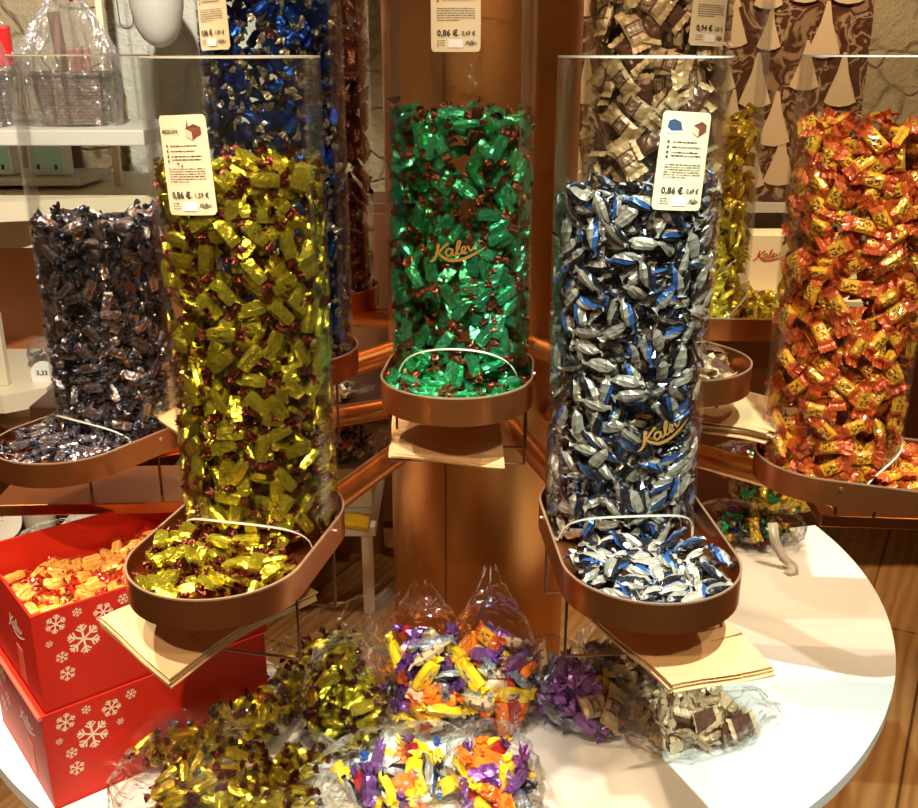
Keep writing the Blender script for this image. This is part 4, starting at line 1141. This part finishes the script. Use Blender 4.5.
sg = tag(empty('price_sign', (-1.352, 3.15, .751)), 'round topped white price sign reading 3.33 on the cream side table', 'sign')
bm = bmesh.new(); V = [(-.042, 0), (.042, 0)] + [(.045 * math.cos(a), .028 + .045 * math.sin(a)) for a in [PI * k / 16 for k in range(17)]]
P = [(x, 0, y) for x, y in V] + [(x, .003, y) for x, y in V]; m = len(V)
mesh_obj('card', pydata('ps', P, [tuple(range(m)), tuple(m + k for k in range(m))[::-1]] + [(k, m + k, m + (k + 1) % m, (k + 1) % m) for k in range(m)]), M['signwhite'], sg)
Vt, Ft = text_geo('3.33', .022, 0, .0006); mesh_obj('printed_text', pydata('pt', [(x - .026, -.001, y + .026) for x, y in Vt], Ft), M['ink'], sg)
bm.free()

# brown cabinet behind, and a crate that lifts the candy bag
cb = tag(empty('cabinet'), 'brown wooden cabinet behind the stand, glimpsed left of the column', 'cabinet')
box('cabinet_body', (-.50, 3.75, .635), (.95, .30, 1.27), plain('brown_cabinet_wood', (.20, .085, .035), .45), cb, 0, .004)
for x in (-.735, -.265): box('cabinet_door', (x, 3.594, .635), (.45, .012, 1.20), plain('brown_door_wood', (.24, .10, .04), .45), cb, 0, .003)
tag(box('crate', (-.62, 3.22, .40), (.66, .26, .14), M['creamwood'], None, 0, .004), 'white crate on the low bench carrying the white and navy candy bag', 'crate')
# middle background: low white bench under a dark shelf, bags on them
lb = tag(empty('low_bench'), 'low white bench seen through the gap left of the copper column', 'bench')
box('bench_top', (-.78, 3.18, .31), (1.02, .46, .035), M['legwhite'], lb, 0, .003)
for x in (-.30, -1.24): box('leg', (x, 2.98, .146), (.035, .035, .292), M['legwhite'], lb, 0, .002)
box('back_board', (-.78, 3.40, .146), (1.0, .02, .292), plain('brown_board', (.28, .12, .05), .5), lb)
ds = tag(empty('dark_shelf'), 'dark brown shelf behind the stand, left of the column', 'shelf')
box('shelf_board', (-.75, 3.16, .715), (1.14, .46, .06), plain('dark_brown_wood', (.07, .025, .012), .4), ds, 0, .003)
for x in (-.21, -1.295): box('leg', (x, 3.36, .342), (.04, .04, .684), bpy.data.materials['dark_brown_wood'], ds)
plastic_bag((-.45, 3.20, .556), (1, 0, 0), (0, -.2, 1), .20, .12, .085, [(K['stripe'], 2), (K['white'], 2), (K['navy'], 1), (K['orangebar'], .3)], 60, 61, 'clear bag of white and navy candy on the low bench behind the stand', 'bench bag', 'the bag on the low bench', .03, base=.4705)
plastic_bag((-.40, 3.02, .775), (1, 0, 0), (0, 0, 1), .10, .06, .026, [(K['white'], 2), (K['cream'], 1)], 22, 62, 'clear bag of white candy on the dark shelf behind the stand', 'shelf bag', 'the bag on the dark shelf', .03, base=.7465)
def yellow_bag():
    V = []; F = []
    for i in range(9):
        for j in range(7):
            u = i / 8; w = j / 6 - .5
            V.append((-.62 + u * .33, 2.975 + w * .10, .3295 + .012 + .030 * math.sin(u * PI) * (1 - 4 * w * w) + .006 * math.sin(i * 2.2 + j)))
    for i in range(8):
        for j in range(6): F.append((i * 7 + j, (i + 1) * 7 + j, (i + 1) * 7 + j + 1, i * 7 + j + 1))
    o = mesh_obj('yellow_packet', pydata('yp', V, F), plain('yellow_packet_foil', (.80, .50, .03), .3, .3))
    m = o.modifiers.new('s', 'SOLIDIFY'); m.thickness = .012; m.offset = -1
    tag(o, 'crumpled yellow packet lying on the front edge of the low white bench', 'packet')
yellow_bag()

# right background: gift wrap panel and spotted box
def marble():
    t = NT('brown_marbled_paper'); g = t.obj()
    n1 = t.noise(g, 9, 3, 0.5, 1.2)
    c = t.ramp(n1, [(.36, (.30, .18, .10)), (.42, (.06, .02, .01)), (.47, (.12, .045, .02)), (.50, (.45, .30, .18)), (.53, (.08, .03, .014)), (.62, (.10, .04, .02)), (.66, (.42, .28, .17))])
    return t.done(t.bsdf(c, 0.35, 0, None, 0.4))
M['marble'] = marble(); M['tree'] = plain('cream_cone_print', (0.70, 0.52, 0.32), 0.5)
gp = tag(empty('gift_wrap_panel'), 'brown marbled panel printed with cream cone shaped trees, standing against the stone wall', 'panel')
PY = 3.40
box('board', (.83, PY + .015, 1.80), (.94, .03, 1.0), M['marble'], gp)
r = random.Random(3); V = []; F = []
for (x, z, s) in [(.40 + .135 * (k % 7) + .065 * (k // 7 % 2) + r.uniform(-.03, .03), 1.36 + .14 * (k // 7) + r.uniform(-.035, .035), r.uniform(.11, .16)) for k in range(42)]:
    if x > 1.25: continue
    b = len(V); w = s * .34
    pts = [(x - w, z), (x - w * .6, z - s * .07), (x, z - s * .10), (x + w * .6, z - s * .07), (x + w, z), (x + w * .35, z + s * .6), (x + w * .1, z + s), (x - w * .1, z + s), (x - w * .35, z + s * .6)]
    V += [(p[0], PY - .0012 - .00025 * len(F), p[1]) for p in pts]; F.append(tuple(range(b, b + len(pts))))
mesh_obj('tree_print', pydata('tp', V, F), M['tree'], gp)
box('bottom_rail', (.83, PY, 1.285), (.96, .06, .03), M['shelf'], gp)
def dotted():
    t = NT('cream_dotted_card'); vo = t.n('TexVoronoi'); t.put(vo.inputs['Vector'], t.obj()); vo.inputs['Scale'].default_value = 42; vo.inputs['Randomness'].default_value = .15
    c = t.mix(t.math('LESS_THAN', vo.outputs['Distance'], .13), (.80, .66, .42), (.45, .25, .10))
    return t.done(t.bsdf(c, .5))
db = tag(empty('dotted_box', (1.0, 3.12, 1.06)), 'cream dotted box with red lettering, between the yellow and the orange candy tubes', 'box')
box('carton', (0, 0, .095), (.36, .12, .19), dotted(), db, 0, .003)
V, F = logo_geo(.10); mesh_obj('logo', pydata('lg', [(x - .055, -.0615, y + .125) for x, y in V], F), plain('red_lettering', (.5, .06, .03), .5), db)
sb = tag(empty('back_counter'), 'cream counter against the back wall behind the orange candy tube', 'counter')
box('counter_top', (1.35, 3.36, 1.035), (1.5, .72, .05), M['creamwood'], sb, 0, .004)
def wbrick():
    t = NT('white_painted_brick'); b = t.n('TexBrick'); t.put(b.inputs['Vector'], t.mapped(t.obj(), (1, 1, 1), (R_(90), 0, 0)))
    b.inputs['Scale'].default_value = 9; b.inputs['Mortar Size'].default_value = .02
    t.put(b.inputs['Color1'], (.62, .56, .44)); t.put(b.inputs['Color2'], (.70, .64, .52)); t.put(b.inputs['Mortar'], (.42, .36, .26))
    return t.done(t.bsdf(b.outputs['Color'], .7, 0, t.bump(b.outputs['Fac'], -.6, .006)))
box('counter_front', (1.35, 3.68, .505), (1.44, .12, 1.01), plain('red_brown_front', (.22, .07, .03), .5), sb)
struct(box('trim_2', (2.0, WY - .05, .62), (1.3, .1, 1.24), wbrick()))

# ------------------------------------------------------------------ light: ceiling spots
def spot(loc, target, power, color, size=45, blend=.35, radius=.03):
    l = bpy.data.lights.new('ceiling_spot', 'SPOT'); l.energy = power; l.color = color
    l.spot_size = R_(size); l.spot_blend = blend; l.shadow_soft_size = radius
    o = bpy.data.objects.new('ceiling_spot', l); COL.objects.link(o); o.location = loc
    d = Vector(target) - Vector(loc); o.rotation_euler = d.to_track_quat('-Z', 'Y').to_euler(); return o
WARM = (1.0, .74, .46); NEUT = (1.0, .92, .78); COOL = (.74, 1.0, .95)
spot((.42, .12, 3.1), (.50, 1.38, .78), 330, COOL, 34, .35, .015)
spot((-.75, .95, 3.1), (-.45, 1.25, .9), 180, WARM, 40, .5, .02)
spot((.10, .85, 3.1), (.05, 1.25, .9), 70, NEUT, 34, .6, .02)
spot((-.25, .0, 3.1), (-.38, 1.25, .85), 230, NEUT, 26, .5, .015)
spot((-1.3, 1.7, 3.1), (-.4, 1.6, .9), 170, NEUT, 50, .4, .02)
spot((1.7, 1.7, 3.1), (.7, 1.6, .9), 95, WARM, 50, .4, .02)
spot((-.45, -.6, 3.1), (-.2, 1.6, 1.1), 125, WARM, 42, .5, .03)
spot((.6, -.6, 3.1), (.3, 1.7, 1.1), 95, WARM, 42, .5, .03)
spot((-.55, 1.3, 3.1), (-1.35, 3.5, 1.35), 420, NEUT, 46, .5, .03)
spot((1.0, 2.4, 3.1), (1.1, 3.8, 1.4), 130, WARM, 75, .5, .04)
spot((-.6, 2.5, 3.1), (-.3, 2.2, .5), 110, WARM, 60, .5, .04)
spot((1.5, 2.4, 3.1), (1.3, 2.4, .0), 170, WARM, 60, .5, .04)
w = bpy.data.worlds.new('room'); bpy.context.scene.world = w; w.use_nodes = True
bg = w.node_tree.nodes['Background']; bg.inputs[0].default_value = (1.0, .72, .45, 1); bg.inputs[1].default_value = .08

# ------------------------------------------------------------------ camera
cam = bpy.data.cameras.new('camera'); co = bpy.data.objects.new('camera', cam); COL.objects.link(co)
cam.sensor_fit = 'HORIZONTAL'; cam.sensor_width = 36; cam.lens = 36 * 1013 / 918
cam.clip_start = .05; cam.clip_end = 60
co.location = (0, 0, EYE); co.rotation_euler = (R_(90 - 19.3), 0, 0)
sc = bpy.context.scene; sc.camera = co
sc.view_settings.view_transform = 'Standard'; sc.view_settings.look = 'None'; sc.view_settings.gamma = 1; sc.view_settings.exposure = 0.08
sc.cycles.transparent_max_bounces = 40; sc.cycles.max_bounces = 8; sc.cycles.sample_clamp_indirect = 8
